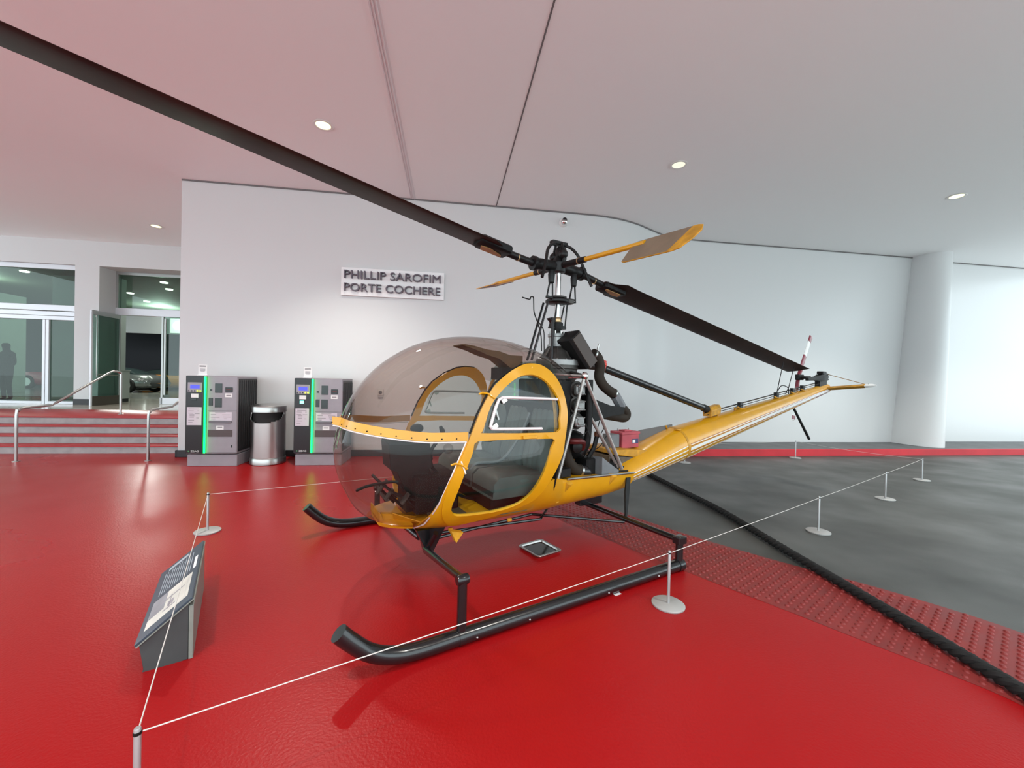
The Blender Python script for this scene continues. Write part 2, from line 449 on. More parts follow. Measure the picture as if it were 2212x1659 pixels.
# ---- curved white wall: one sweep in plan
plan = [(-5.1, 13.2), (-5.1, 8.42), (2.3, 8.40)] + [tuple(p[:2]) for p in smooth_path([(2.3, 8.40, 0), (3.0, 8.42, 0), (3.55, 8.50, 0), (4.05, 8.68, 0), (4.45, 8.90, 0), (4.85, 9.12, 0), (5.25, 9.28, 0), (5.8, 9.35, 0)], 5)] + [(6.6, 9.36), (12.6, 9.36), (12.9, 9.48), (21, 9.5)]
inner = [(u + (.25 if i < 1 else 0), v) for i, (u, v) in enumerate(plan)]
back = [(-4.8, 13.2), (-4.8, 8.7), (2.2, 8.68), (4.6, 9.3), (5.5, 9.62), (21, 9.75)]
mb = MB(); ring = plan + back[::-1]
mb.loft([[(u, v, -.02) for u, v in ring], [(u, v, CEIL + .02) for u, v in ring]])
wb = mb.build('wall_back', WALL, rotz=ROOM, sharp=25); struct(wb, 'glossy white wall that curves back behind the helicopter')
gap = [(u, v - .012) for u, v in plan[1:]]
mb = MB()
for (a, b) in zip(gap, gap[1:]):
    mb.add([(a[0], a[1], CEIL - .028), (b[0], b[1], CEIL - .028), (b[0], b[1], CEIL), (a[0], a[1], CEIL)], [(0, 1, 2, 3)])
struct(mb.build('trim_3', SEAM, rotz=ROOM, solid=.008), 'dark shadow gap along the top of the white wall')
mb = MB(); mb.box(-5.12, 2.3, 8.385, 8.425, 0, .13); mb.box(-5.13, -5.09, 8.385, 13, 0, .13)
struct(mb.build('baseboard_back', BASEB, rotz=ROOM, bevel=.004))
# column
def ell(cu, cv, ru, rv, z, n=40):
    return [(cu + ru * math.copysign(abs(math.cos(a)) ** .8, math.cos(a)), cv + rv * math.copysign(abs(math.sin(a)) ** .9, math.sin(a)), z) for a in [2 * PI * i / n for i in range(n)]]
secs = [ell(12.22 + .5 * t, 9.15 + .1 * t, .35, .72 - .22 * t, .14 + (CEIL - .12) * t) for t in [i / 10 for i in range(11)]]
struct(MB().loft(secs).build('column', WALL, rotz=ROOM), 'tapered white rounded column on the far pavement')
# pavement with red kerb
pv = [(2.35, 8.30), (21, 8.30), (21, 9.55), (5.2, 9.5), (4.4, 9.2), (2.6, 8.6)]
struct(MB().loft([[(u, v, -.01) for u, v in pv], [(u, v, .15) for u, v in pv]]).build('pavement', KERBG, rotz=ROOM), 'raised grey pavement along the white wall')
mb = MB(); mb.rbox(2.3, 21, 8.24, 8.31, -.02, .152, .012)
struct(mb.build('kerb', KERBR, rotz=ROOM), 'red painted kerb of the far pavement')

# ---- stairs up to the entrance
st = empty('stairs', (0, 0, 0), ROOM); struct(st, 'wide steps with grey risers and red treads')
L0, L1 = -16.5, -5.12
for k in range(4):
    v0 = 8.80 + .29 * k; h = .155 * (k + 1)
    MB().box(L0, L1, v0, 9.9, h - .155, h - .028).build('riser', STEPG, st)
    MB().rbox(L0, L1, v0 - .018, v0 + .31 if k < 3 else 11.4, h - .03, h, .006).build('tread', STEPR, st)
lf = MB().box(L0, L1, 11.4, 26, .40, .62).build('floor_entrance', TERR, rotz=ROOM); struct(lf, 'polished beige entrance floor at the top of the steps')
def rail(u, label):
    pts = [(u, 8.06, 0), (u, 8.06, .80), (u, 8.09, .87), (u, 8.18, .91), (u, 8.66, .93), (u, 8.76, .97), (u, 9.93, 1.55), (u, 10.03, 1.58), (u, 10.15, 1.58), (u, 10.22, 1.55), (u, 10.25, 1.48), (u, 10.25, .62)]
    t = empty('handrail', (0, 0, 0), ROOM)
    MB().tube(smooth_path(pts, 3), .022, 10).build('rail_tube', STEEL, t)
    MB().lathe([(.05, 0), (.05, .008), (.026, .014)], (u, 8.06, 0), n=18).build('floor_flange', STEEL, t)
    MB().lathe([(.05, 0), (.05, .008), (.026, .014)], (u, 10.25, .62), n=18).build('floor_flange', STEEL, t)
    tag(t, label, 'handrail', 'steel handrails on the entrance steps')
rail(-7.38, 'brushed steel handrail in the middle of the entrance steps')
rail(-5.36, 'brushed steel handrail beside the white wall corner at the steps')

# ---- entrance wall with glazed fronts
VW = 12.95; Z0 = .62
w = MB()
w.box(-17, -16.2, VW, VW + .3, Z0, CEIL)
w.box(-16.2, -10.5, VW, VW + .3, 4.53, CEIL)
w.box(-10.5, -9.9, VW, VW + .62, Z0, CEIL)
w.box(-9.9, -5.0, VW, VW + .62, 4.53, CEIL)
w.box(-7.0, -5.0, VW, VW + .62, Z0, 4.53)
struct(w.build('wall_left', WALL2, rotz=ROOM, sharp=0), 'white entrance wall with two glazed openings')
struct(MB().box(-10.5, -9.9, VW - .012, VW, Z0, .78).build('baseboard_left', BASEB, rotz=ROOM))
w1 = empty('window_1', (0, 0, 0), ROOM); struct(w1, 'white framed glazed front with transom at the far left')
def bar(parent, u0, u1, z0, z1, v0, v1, m, name='frame_bar'):
    return MB().box(u0, u1, v0, v1, z0, z1).build(name, m, parent, bevel=.006)
V1 = VW + .10
bar(w1, -16.2, -10.5, 4.40, 4.53, V1, V1 + .1, ALU); bar(w1, -16.2, -10.5, 3.24, 3.40, V1, V1 + .1, ALU); bar(w1, -16.2, -10.5, 3.10, 3.22, V1 + .01, V1 + .1, ALU)
bar(w1, -16.2, -10.5, 2.98, 3.09, V1 - .01, V1 + .09, ALU)
bar(w1, -10.56, -10.5, Z0, 4.4, V1, V1 + .1, ALU); bar(w1, -11.36, -11.29, Z0, 2.98, V1, V1 + .1, ALU); bar(w1, -11.28, -11.20, Z0, 2.98, V1, V1 + .1, ALU)
bar(w1, -11.2, -10.56, Z0, .70, V1, V1 + .1, ALU); bar(w1, -12.5, -11.36, Z0, .70, V1, V1 + .1, ALU)
bar(w1, -12.58, -12.50, Z0, 2.98, V1, V1 + .1, ALU); bar(w1, -13.9, -13.8, Z0, 2.98, V1, V1 + .1, ALU); bar(w1, -16.2, -12.58, Z0, .70, V1, V1 + .1, ALU)
for u0, u1, z0, z1 in ((-16.2, -10.56, 3.40, 4.40), (-11.2, -10.56, .70, 2.98), (-12.5, -11.36, .70, 2.98), (-13.8, -12.58, .7, 2.98), (-16.2, -13.9, .7, 2.98)):
    MB().box(u0, u1, V1 + .045, V1 + .055, z0, z1).build('pane', PANE, w1)
d1 = empty('door_1', (0, 0, 0), ROOM); struct(d1, 'recessed glass entrance with an open leaf')
V2 = VW + .56
bar(d1, -9.9, -7.0, 4.44, 4.53, V2, V2 + .08, ALUD); bar(d1, -9.9, -7.0, 3.25, 3.46, V2 - .01, V2 + .1, ALU); bar(d1, -9.9, -9.84, Z0, 4.44, V2, V2 + .08, ALUD)
bar(d1, -8.68, -8.62, Z0, 3.25, V2, V2 + .06, ALUD); bar(d1, -8.58, -8.53, .9, 3.2, V2 - .04, V2, ALUD)
MB().box(-9.84, -7.0, V2 + .03, V2 + .04, 3.46, 4.44).build('transom_pane', PANE, d1)
MB().box(-8.6, -7.0, V2 + .03, V2 + .04, .80, 3.25).build('pane', PANED, d1)
bar(d1, -8.7, -7.0, Z0, .82, V2, V2 + .06, ALU, 'bottom_rail')
lfE = empty('door_2', UV(-9.74, V2 - .02, Z0), ROOM); struct(lfE, 'glass entrance leaf swung open towards the steps')
LW = 1.0
MB().box(-.02, .02, -LW, -LW + .05, 0, 2.62).build('stile', ALU, lfE, bevel=.004)
MB().box(-.02, .02, -.06, 0, 0, 2.62).build('stile', ALUD, lfE, bevel=.004)
MB().box(-.02, .02, -LW + .05, -.06, 2.50, 2.62).build('top_rail', ALUD, lfE)
MB().box(-.022, .022, -LW + .05, -.06, 0, .26).build('bottom_rail', mat('door_kick_bronze', (.10, .085, .07), .35, metal=.6), lfE)
MB().box(-.005, .005, -LW + .05, -.06, .26, 2.50).build('pane', PANED, lfE)
MB().tube(smooth_path([(.03, -LW + .12, 2.45), (.06, -LW + .12, 2.35), (.06, -LW + .12, .92), (.06, -LW + .2, .86), (.06, -.1, .84)], 3), .014, 8).build('pull_handle', STEEL, lfE)

# ---- lobby behind the glass
iv0, iv1 = VW + .62, 25.5
m = MB(); m.box(-26, -4.9, iv1, iv1 + .2, .5, 5.2); struct(m.build('wall_lobby_back', DARKROOM, rotz=ROOM, sharp=0), 'black back wall of the lobby')
m = MB(); m.box(-18.2, -18, VW + .62, 20, .5, 5.2); m.box(-17.2, -17, VW - .2, VW + .62, .5, 5.2); m.box(-18, -17, VW + .4, VW + .62, .5, 5.2); struct(m.build('wall_lobby_side', INTW, rotz=ROOM, sharp=0), 'pale green lobby wall added for the bright reflections in the glass')  # pale wall put here to imitate bright reflections in the left glass
m = MB(); m.box(-5.0, -4.85, VW, iv1, .5, 5.2); struct(m.build('wall_lobby_right', INTW, rotz=ROOM, sharp=0))
m = MB(); m.box(-12.7, -10.75, 14.9, 15.1, Z0, 4.6)
struct(m.build('wall_lobby_pier', INTW, rotz=ROOM, sharp=0), 'pale lobby pier behind the left glazing')
m = MB(); m.box(-26, -4.9, VW + .3, iv1 + .2, 4.62, 4.7); struct(m.build('ceiling_lobby', INTC, rotz=ROOM), 'dark olive lobby ceiling')
m = MB(); m.box(-26, -16.5, VW, iv1, .40, .62); m.box(-16.5, -5, 16.0, iv1, .615, .622); struct(m.build('floor_lobby', INTF, rotz=ROOM))
m = MB(); m.box(-20, -5, 23.2, 23.4, 3.55, 4.62)
struct(m.build('trim_4', mat('bulkhead_silver_curtain', (.3, .3, .3), .4, metal=.5), rotz=ROOM), 'silver bulkhead above the dark lobby opening')
for k, (u, v) in enumerate([(-9.7, 15.2), (-10.3, 16.4), (-8.2, 15.9), (-9.0, 17.0), (-9.9, 18.4), (-9.4, 19.6), (-13.2, 14.6), (-12.6, 15.2), (-13.4, 15.9), (-12.9, 16.8), (-12.4, 17.6), (-13.6, 18.2), (-13.1, 19.5), (-15.0, 15.5)]):
    o = MB().lathe([(.0, 0), (.10, 0), (.11, .015), (.11, .03)], n=16).build('lobby_lamp', LAMPI, loc=UV(u, v, 4.59))
    if k < 6: tag(o, 'small round lamp in the lobby ceiling seen through the transom above the open door', 'ceiling light', 'lobby lamps behind the door transom')
    else: tag(o, 'small round lamp in the lobby ceiling seen through the transom at the far left', 'ceiling light', 'lobby lamps behind the left transom')
for u, v, e in ((-9, 17, 60), (-15.5, 15.8, 130), (-13.5, 21.0, 420)):  # unseen point lights added to brighten the lobby wall and cars
    ld = bpy.data.lights.new('lobby_fill', 'POINT'); ld.energy = e; ld.shadow_soft_size = .3; ld.color = (.9, 1, .93)
    lo = bpy.data.objects.new('lobby_fill', ld); COL.objects.link(lo); lo.location = UV(u, v, 4.2)
# lit round emblems above the opening
sb = empty('lobby_sign', UV(-14.35, 23.1, 3.6), ROOM); tag(sb, 'lit cream sign board with round emblems above the lobby opening', 'sign')
MB().box(-.05, 2.2, -.04, .0, 0, .75).build('board', mat('sign_cream_lit', (.8, .8, .7), .5, emit=(.85, .9, .75), estr=.55), sb)
for k in range(3): MB().lathe([(0, 0), (.22, 0), (.24, -.02), (.24, -.03)], (.32 + .72 * k, -.06, .38), (0, 1, 0), 20).build('round_emblem', mat('emblem_white_lit', (.9, .9, .85), .5, emit=(1, 1, .9), estr=1.4), sb)
# cars on show
def car(name, loc, rz, body, label):
    t = empty(name, loc, rz); tag(t, label, 'car', 'cars on show in the lobby')
    st_ = [(-2.1, .30, .55, .70), (-1.9, .22, .80, .84), (-1.2, .18, .86, .92), (-.4, .16, .84, .94), (.5, .16, .82, .93), (1.3, .18, .76, .90), (1.85, .22, .62, .80), (2.1, .30, .48, .6)]
    secs = []
    for x, zb, zt, hw in st_:
        secs.append([(x, hw * c, z) for c, z in ((-.85, zb), (-1, zb + .12), (-1, zb + (zt - zb) * .6), (-.86, zt - .03), (-.4, zt), (.4, zt), (.86, zt - .03), (1, zb + (zt - zb) * .6), (1, zb + .12), (.85, zb))])
    MB().loft(secs).build('body', body, t, sharp=50)
    g = []
    for x, zt, hw in ((-1.5, .84, .62), (-.9, 1.08, .58), (-.3, 1.16, .56), (.3, 1.08, .58), (1.0, .80, .66)):
        g.append([(x, hw * c, z) for c, z in ((-1.08, .78), (-.95, .78 + (zt - .78) * .8), (-.6, zt), (.6, zt), (.95, .78 + (zt - .78) * .8), (1.08, .78))])
    MB().loft(g).build('windows', SMOKE, t, sharp=50)
    for x in (-1.3, 1.3):
        for y in (-.86, .86):
            wh = MB().lathe([(.1, -.1), (.30, -.1), (.33, -.07), (.33, .07), (.30, .1), (.1, .1)], (x, y, .33), (0, 1, 0), 20).build('wheel', RUB, t)
            MB().lathe([(.02, -.105), (.2, -.105), (.2, .105), (.02, .105)], (x, y, .33), (0, 1, 0), 12).build('rim', STEEL, wh)
    return t
car('show_car', UV(-15.7, 21.2, Z0), ROOM + PI, mat('car_silver', (.26, .27, .27), .18, metal=.7, coat=.5), 'silver sports car in the lobby seen through the open door')
car('show_car', UV(-14.9, 24.3, Z0), ROOM, mat('car_orange', (.75, .25, .01), .25, coat=.6), 'orange sports car in the lobby behind the silver car')
car('show_car', UV(-19.6, 24.2, Z0), ROOM, mat('car_red', (.5, .01, .05), .25, coat=.6), 'red sports car at the back of the lobby')
t = empty('reception_desk', UV(-10.42, 14.2, Z0), ROOM); tag(t, 'pale grey pedestal counter just inside the open glass door', 'counter')
MB().rbox(-.16, .16, 0, .4, .1, .98, .01).build('body', INTW, t); MB().box(-.14, .14, .02, .38, 0, .1).build('plinth', BASEB, t); MB().rbox(-.18, .18, -.02, .42, .98, 1.0, .005).build('top', INTW, t)
# person standing behind the left glass
def person(loc, rz):
    me = bpy.data.meshes.new('person')
    V = [(0, 0, .95), (0, 0, 1.15), (0, .01, 1.38), (0, 0, 1.5), (0, -.02, 1.62), (0, -.02, 1.72),
         (-.10, 0, .90), (-.11, -.02, .5), (-.11, .02, .09), (-.12, -.14, .03), (.10, 0, .90), (.12, -.03, .5), (.13, .02, .09), (.14, -.14, .03),
         (-.19, .01, 1.40), (-.25, .02, 1.13), (-.20, -.14, .98), (-.14, -.22, 1.02), (.19, .01, 1.40), (.25, .02, 1.13), (.22, -.12, .93), (.20, -.2, .90)]
    E_ = [(0, 1), (1, 2), (2, 3), (3, 4), (4, 5), (0, 6), (6, 7), (7, 8), (8, 9), (0, 10), (10, 11), (11, 12), (12, 13), (2, 14), (14, 15), (15, 16), (16, 17), (2, 18), (18, 19), (19, 20), (20, 21)]
    R_ = [.16, .15, .17, .06, .10, .085, .10, .065, .045, .04, .10, .065, .045, .04, .07, .05, .036, .03, .07, .05, .036, .03]
    me.from_pydata(V, E_, []); o = bpy.data.objects.new('person', me); COL.objects.link(o)
    md = o.modifiers.new('skin', 'SKIN'); md.use_smooth_shade = True
    sv = me.skin_vertices[0].data if me.skin_vertices else None
    if sv is None:
        bm = bmesh.new(); bm.from_mesh(me); bm.verts.layers.skin.verify(); bm.to_mesh(me); bm.free(); sv = me.skin_vertices[0].data
    for k, r in enumerate(R_): sv[k].radius = (r, r * (.72 if k < 3 else 1)); 
    sv[0].use_root = True
    sm = o.modifiers.new('sub', 'SUBSURF'); sm.levels = 1; sm.render_levels = 2
    me.materials.append(mat('dark_clothes', (.012, .014, .016), .8))
    o.location = loc; o.rotation_euler.z = rz
    return o
tag(person(UV(-12.85, 13.75, Z0), ROOM - .3), 'person in dark clothes standing behind the left glass doors', 'person')

# ================================================================== KIOSKS, BIN, SIGNS
def kiosk(u, v, label, ticket_lit, ysh):
    t = empty('pay_machine', UV(u, v), ROOM); tag(t, label, 'pay machine', 'parking pay machines')
    X = lambda c: (c - 465) / 750.0
    Z = lambda c: (1315 - c) / 684.0
    D = .72
    MB().rbox(-.38, .40, .02, D - .02, 0, .20, .008).build('plinth', KGREY, t)
    MB().rbox(-.40, .40, .0, D, .215, 1.55, .012).build('body', KGREY, t)
    MB().rbox(X(165), X(372), -.012, .02, .225, 1.545, .004).build('black_panel', KBLACK, t)
    led = MB().tube([(X(393), -.022, .23), (X(393), -.022, 1.535)], .014, 10).build('light_strip', LEDG, t)
    MB().box(X(405), X(408), -.004, .0, .22, 1.545).build('panel_joint', BASEB, t)
    def pan(name, x0, x1, y0, y1, m, d=.006, par=t, base=.0):
        return MB().rbox(X(x0), X(x1), base - d, base + .004, Z(y1), Z(y0), min(.004, d * .45)).build(name, m, par)
    fb = pan('display_bezel', 190, 356, 335, 446, KGREY, .010, base=-.012)
    pan('screen', 222, 328, 362, 404, LCDB, .003, fb, -.022)
    for k, x in enumerate((205, 240, 272)): pan('key', x - 7, x + 7, 425, 440, KBLACK, .003, fb, -.022)
    for x in (305, 338): MB().lathe([(.014, 0), (.014, -.006), (.009, -.008)], (X(x), -.022, Z(433)), (0, 1, 0), 12).build('yellow_key', BTNY, fb)
    pan('ticket_label', 228, 312, 465, 512, PAPER, .002, base=-.012)
    sl = pan('ticket_slot', 232, 292, 522, 545, SMOKE, .008, base=-.012)
    if ticket_lit: pan('slot_light', 238, 285, 530, 562, mat('slot_light_green', (0, .5, .3), .4, emit=(.1, 1, .55), estr=5), .004, sl, -.02)
    sh = pan('tariff_sheet', 182, 352, 622, 832, PAPERL, .002, base=-.012)
    for k, (a, b, y) in enumerate([(205, 320, 640), (200, 262, 662), (305, 322, 662), (200, 255, 690), (275, 330, 694), (215, 270, 706), (215, 270, 720), (215, 265, 736), (292, 322, 744), (200, 268, 770), (200, 250, 796)]):
        pan('print_line', a, b, y, y + 7, INKG, .001, sh, -.0142)
    pan('coin_slot', 440, 466, 408, 432, SMOKE, .006)
    for x0, x1, y0, y1 in ((500, 585, 342, 452), (500, 582, 512, 622), (428, 478, 512, 602)):
        pk = pan('window_flap', x0, x1, y0, y1, SMOKE, .006)
    cr = pan('card_reader', 622, 708, 384, 440, KBLACK, .012)
    pan('card_slot', 634, 696, 408, 414, mat('reader_red_dark', (.12, .01, .01), .4), .002, cr, -.012)
    pan('card_label', 620, 704, 456, 503, PAPER, .002); pan('card_label_print', 634, 690, 474, 488, INKG, .001, base=-.002)
    ins = pan('instruction_label', 438, 702, 678, 776, PAPERL, .002)
    for a, b, y in [(505, 630, 681), (455, 520, 704), (590, 680, 706), (455, 560, 734), (600, 690, 730), (460, 510, 756), (610, 650, 752)]: pan('print_line', a, b, y, y + 7, INKG, .001, ins, -.0022)
    pan('shelf_lip', 436, 700, 780, 806, mat('kiosk_dark_grey', (.14, .13, .15), .5), .02)
    pan('tray_label', 522, 608, 836, 884, PAPER, .002); pan('tray_label_print', 538, 592, 850, 862, INKG, .001, base=-.002)
    pan('change_tray', 424, 712, 886, 966, BRWNW, .008)
    pan('key_lock', 698, 712, 1066, 1094, SMOKE, .006)
    for yy in (660, 1150): pan('door_joint', 420, 760, yy, yy + 3, BASEB, .0005)
    # side louvres
    sd = MB().box(.399, .404, .04, D - .04, .25, 1.51).build('side_panel', KSIDE, t)
    for k in range(9):
        y = .07 + k * .072
        MB().box(.403, .412, y, y + .03, .28, 1.48).build('louvre', KSIDE, sd, bevel=.003)
    # wordmark, as on the machine
    Mx = Matrix.Translation((X(232), -.0135, Z(1144))) @ Matrix.Rotation(PI / 2, 4, 'X')
    text_mesh('wordmark', 'ZEAG', .042, PAPER, t, Mx, .0006, width=.125)
    MB().lathe([(.013, 0), (.013, -.0016), (.004, -.0018)], (X(208), -.0125, Z(1134)), (0, 1, 0), 6).build('wordmark_dot', mat('wordmark_green', (.08, .3, .12), .5), t)
    # notice in a holder on top: its own thing
    nh = empty('notice_holder', UV(u, v) + Vector((0, 0, 1.551)), ROOM); 
    xx = X(300) + ysh
    b = MB().rbox(xx - .075, xx + .075, .10, .16, 0, .012, .003).build('foot', PAPER, nh)
    s_ = MB().box(xx - .068, xx + .068, .125, .131, .010, .19).build('sheet', PAPER, nh)
    for k, (wd_, z, mm) in enumerate(((.05, .165, INK), (.05, .150, INK), (.042, .11, INKG), (.042, .095, INKG), (.042, .08, INKG), (.03, .065, INKG))):
        MB().box(xx - wd_, xx + wd_, .1235, .1252, z, z + .008).build('print_line', mm, s_)
    return t, nh
t, nh = kiosk(-4.06, 7.55, 'grey and black parking pay machine next to the entrance steps, left of the steel bin', False, 0)
tag(nh, 'small white notice standing on the pay machine next to the steps', 'notice', 'notices on the pay machines')
t, nh = kiosk(-2.34, 7.55, 'grey and black parking pay machine right of the steel bin, partly behind the helicopter nose', True, -.01)
tag(nh, 'small white notice standing on the pay machine right of the bin', 'notice', 'notices on the pay machines')
# bin
bn = empty('litter_bin', UV(-3.27, 7.83), ROOM); tag(bn, 'round brushed steel litter bin between the two pay machines', 'bin')
R = .275
MB().lathe([(R - .01, 0), (R + .012, .01), (R + .012, .10), (R, .125), (R - .004, .13)], n=40).build('base_ring', STEEL, bn)
mb = MB(); N = 48; lev = [.12 + .86 * i / 36 for i in range(37)]
for i in range(36):
    for j in range(N):
        a0, a1 = 2 * PI * j / N, 2 * PI * (j + 1) / N
        am = (a0 + a1) / 2; d = abs(((am + PI / 2 + PI) % (2 * PI)) - PI)      # angle from the front (-v)
        lim = .94 - .20 * math.sqrt(max(0, 1 - (d / 1.45) ** 2)) if d < 1.45 else 2
        zm = (lev[i] + lev[i + 1]) / 2
        if lim < zm < .925: continue
        mb.add([(R * math.cos(a), R * math.sin(a), z) for a, z in ((a0, lev[i]), (a1, lev[i]), (a1, lev[i + 1]), (a0, lev[i + 1]))], [(0, 1, 2, 3)])
mb.build('shell', STEEL, bn, solid=.008, solid_off=-1)
MB().lathe([(.2, .15), (R - .03, .15), (R - .03, .95), (.1, .95)], n=32).build('liner', mat('liner_black', (.004, .004, .004), .7), bn)
MB().lathe([(R + .004, .925), (R + .014, .93), (R + .014, 1.02), (R + .006, 1.035), (.2, 1.062), (.1, 1.074), (.0, 1.078)], n=40).build('lid', STEEL, bn)
# sign on the wall
sg = empty('wall_sign', UV(-1.215, 8.40, 3.47), ROOM); tag(sg, 'white board with grey capital letters reading Phillip Sarofim Porte Cochere', 'sign')
MB().rbox(-1.0, 1.0, -.05, 0, -.275, .275, .006).build('board', mat('sign_board_white', (.86, .85, .85), .35), sg)
for body, z, wdt in (('PHILLIP SAROFIM', .055, 1.86), ('PORTE COCHERE', -.195, 1.86)):
    Mx = Matrix.Translation((-.93, -.085, z)) @ Matrix.Rotation(PI / 2, 4, 'X')
    text_mesh('lettering', body, .225, LETTER, sg, Mx, .034, width=wdt)
# dome camera
dc = empty('security_camera', UV(2.26, 8.40, 4.98), ROOM); tag(dc, 'small dome security camera high on the white wall', 'camera')
MB().lathe([(.09, 0), (.09, .03), (.075, .075), (.06, .085)], (0, 0, 0), (0, -1, 0), 24).build('housing', WHITEP, dc)
MB().ball((0, -.10, -.01), .070, 20, 14).build('dome', CHROME, dc)
MB().ball((0, -.125, .018), .052, 16, 10).build('lens', mat('camera_dome', (.02, .02, .022), .08), dc)
sp = empty('wall_switch', UV(-1.43, 8.40, 1.29), ROOM); tag(sp, 'small white plate with round button on the wall seen through the bubble', 'switch')
MB().rbox(-.06, .06, -.012, 0, -.06, .06, .004).build('plate', mat('plate_grey_white', (.62, .62, .60), .4), sp)
MB().lathe([(.034, 0), (.034, .008), (.025, .012)], (0, -.012, .0), (0, -1, 0), 18).build('button', GREYP, sp)
MB().box(-.045, .045, -.004, 0, -.12, -.10).build('print_line', INKG, sp)

# ================================================================== STANCHIONS AND CORDS
ST = {'near': (1.167, 2.897), 'mid': (3.426, 4.44), 'far': (5.455, 5.83), 'end': (7.28, 7.10), 'wallside': (6.40, 9.03), 'boom': (3.546, 8.17), 'left': (-3.03, 4.04), 'corner': (-1.238, 1.35)}
SL = {'near': 'low steel barrier post standing beside the near skid', 'mid': 'low steel barrier post on the asphalt, next one right of the post by the skid',
      'far': 'second last low steel barrier post of the row crossing the asphalt', 'end': 'last low steel barrier post of the row crossing the asphalt towards the column',
      'wallside': 'low steel barrier post standing in front of the red kerb', 'boom': 'low steel barrier post behind and below the yellow tail boom',
      'left': 'low steel barrier post on the red floor in front of the left pay machine', 'corner': 'low steel barrier post at the bottom left corner of the picture'}
PH = .395
def make_st():
    t = empty('barrier_post')
    MB().lathe([(.112, 0), (.115, .004), (.115, .012), (.110, .016), (.02, .018), (.0, .018)], n=36).build('base_plate', BASEM, t)
    MB().lathe([(.0105, .016), (.0105, PH - .004), (.009, PH), (.0, PH)], n=14).build('post', POSTM, t)
    MB().lathe([(.0125, PH - .022), (.0125, PH - .012)], n=14).build('cord_ring', BLKM, t)
    return t
p0 = make_st()
for k, (n, (x, y)) in enumerate(ST.items()):
    o = p0 if k == 0 else copy_tree(p0)
    o.location = (x, y, 0); tag(o, SL[n], 'barrier post', 'low barrier posts around the helicopter')
def cord(a, b, label, sag=.004):
    A = Vector((*ST[a], PH - .017)); B = Vector((*ST[b], PH - .017)); dd = (B - A).normalized() * .0135; A += dd; B -= dd; n = 16; pts = []
    for i in range(n + 1):
        s = i / n; p = A.lerp(B, s); p.z -= 4 * s * (1 - s) * sag; pts.append(p)
    o = MB().tube(pts, .0024, 6).build('elastic_cord', CORD); tag(o, label, 'cord', 'white barrier cords')
cord('corner', 'near', 'white elastic cord passing in front of the near skid'); cord('near', 'mid', 'white elastic cord from the post by the skid to the asphalt')
cord('mid', 'far', 'white elastic cord between the two middle posts on the asphalt'); cord('far', 'end', 'white elastic cord between the two farthest posts of the row')
cord('end', 'wallside', 'white elastic cord from the last asphalt post to the kerb post', .03); cord('wallside', 'boom', 'white elastic cord in front of the red kerb')
cord('corner', 'left', 'white elastic cord passing over the information panel'); cord('boom', 'left', 'white elastic cord running behind the helicopter', .03)
# rope on the floor
mb = MB(); path = smooth_path([(2.38, 6.95, .04), (2.50, 6.0, .04), (2.63, 5.0, .04), (2.65, 3.8, .04), (2.68, 3.0, .04), (2.70, 2.3, .04), (2.69, 1.4, .04), (2.6, .2, .04)], 40)
for s in range(3):
    pts = []; L = 0
    for i, p in enumerate(path):
        if i: L += (p - path[i - 1]).length
        d = (path[min(i + 1, len(path) - 1)] - path[max(i - 1, 0)]).normalized(); sd_ = Vector((d.y, -d.x, 0))
        a = L / .17 * 2 * PI + s * 2 * PI / 3
        pts.append(p + (sd_ * math.cos(a) + Vector((0, 0, 1)) * math.sin(a)) * .0195)
    mb.tube(pts, .0205, 7)
tag(mb.build('thick_rope', ROPE), 'thick black twisted rope lying across the tactile paving and asphalt', 'rope')

# ================================================================== INFORMATION PANEL
G2 = Vector((-1.771, 2.232, 0)); eD = Vector((-.563, .826, 0)).normalized(); dD = Vector((-eD.y, eD.x, 0))
ip = empty('information_panel', G2, math.atan2(eD.y, eD.x)); tag(ip, 'low tilted information panel on a dark grey stand at the left', 'information panel')
# local: x along the panel (away from camera), y across (towards the reader)
LN = .90
MB().loft([[(x, 0, 0), (x, .185, 0), (x, .205, .145), (x, .0, .318)] for x in (.0, LN)]).build('stand', STANDG, ip, bevel=.003)
MB().box(-.004, LN, -.022, -.001, 0, .30).build('back_flange', STANDL, ip, bevel=.003)
MB().box(.0, LN, .02, .19, -.0, .004).build('foot_plate', STANDG, ip)
nrm = Vector((0, .185, .227)).normalized(); tl = Vector((0, -.227, .185)).normalized()
P0 = Vector((0, .212, .152))
def pq(x0, x1, s0, s1, h0, h1):
    pts = [(x0, s0), (x1, s0), (x1, s1), (x0, s1)]
    return MB().loft([[P0 + Vector((x, 0, 0)) + tl * s + nrm * h for x, s in pts] for h in (h0, h1)])
face = pq(-.012, LN + .012, -.005, .30, 0, .012).build('panel', SLATE, ip, bevel=.002)
pq(-.014, LN + .014, -.007, .302, -.006, .0).build('panel_backing', STANDL, ip)
ph = pq(.07, .40, .03, .268, .012, .0128).build('photo_print', PHOTO, ip)
pq(.18, .40, .03, .12, .0128, .0132).build('photo_shade', PHOTOD, ph)
for a in ((.12, .30, .15, .155), (.16, .22, .14, .175), (.27, .285, .09, .23), (.13, .145, .12, .19)): pq(*a, .0132, .0136).build('photo_shape', INKG, ph)
for k in range(13): pq(.46, .80 - .05 * (k % 3 == 2), .045 + .016 * k, .050 + .016 * k, .012, .0125).build('text_line', TXT, ip)
pq(.46, .66, .262, .282, .012, .0125).build('title_line', PAPER, ip); pq(.82, .87, .06, .20, .012, .0125).build('title_line', TXT, ip)
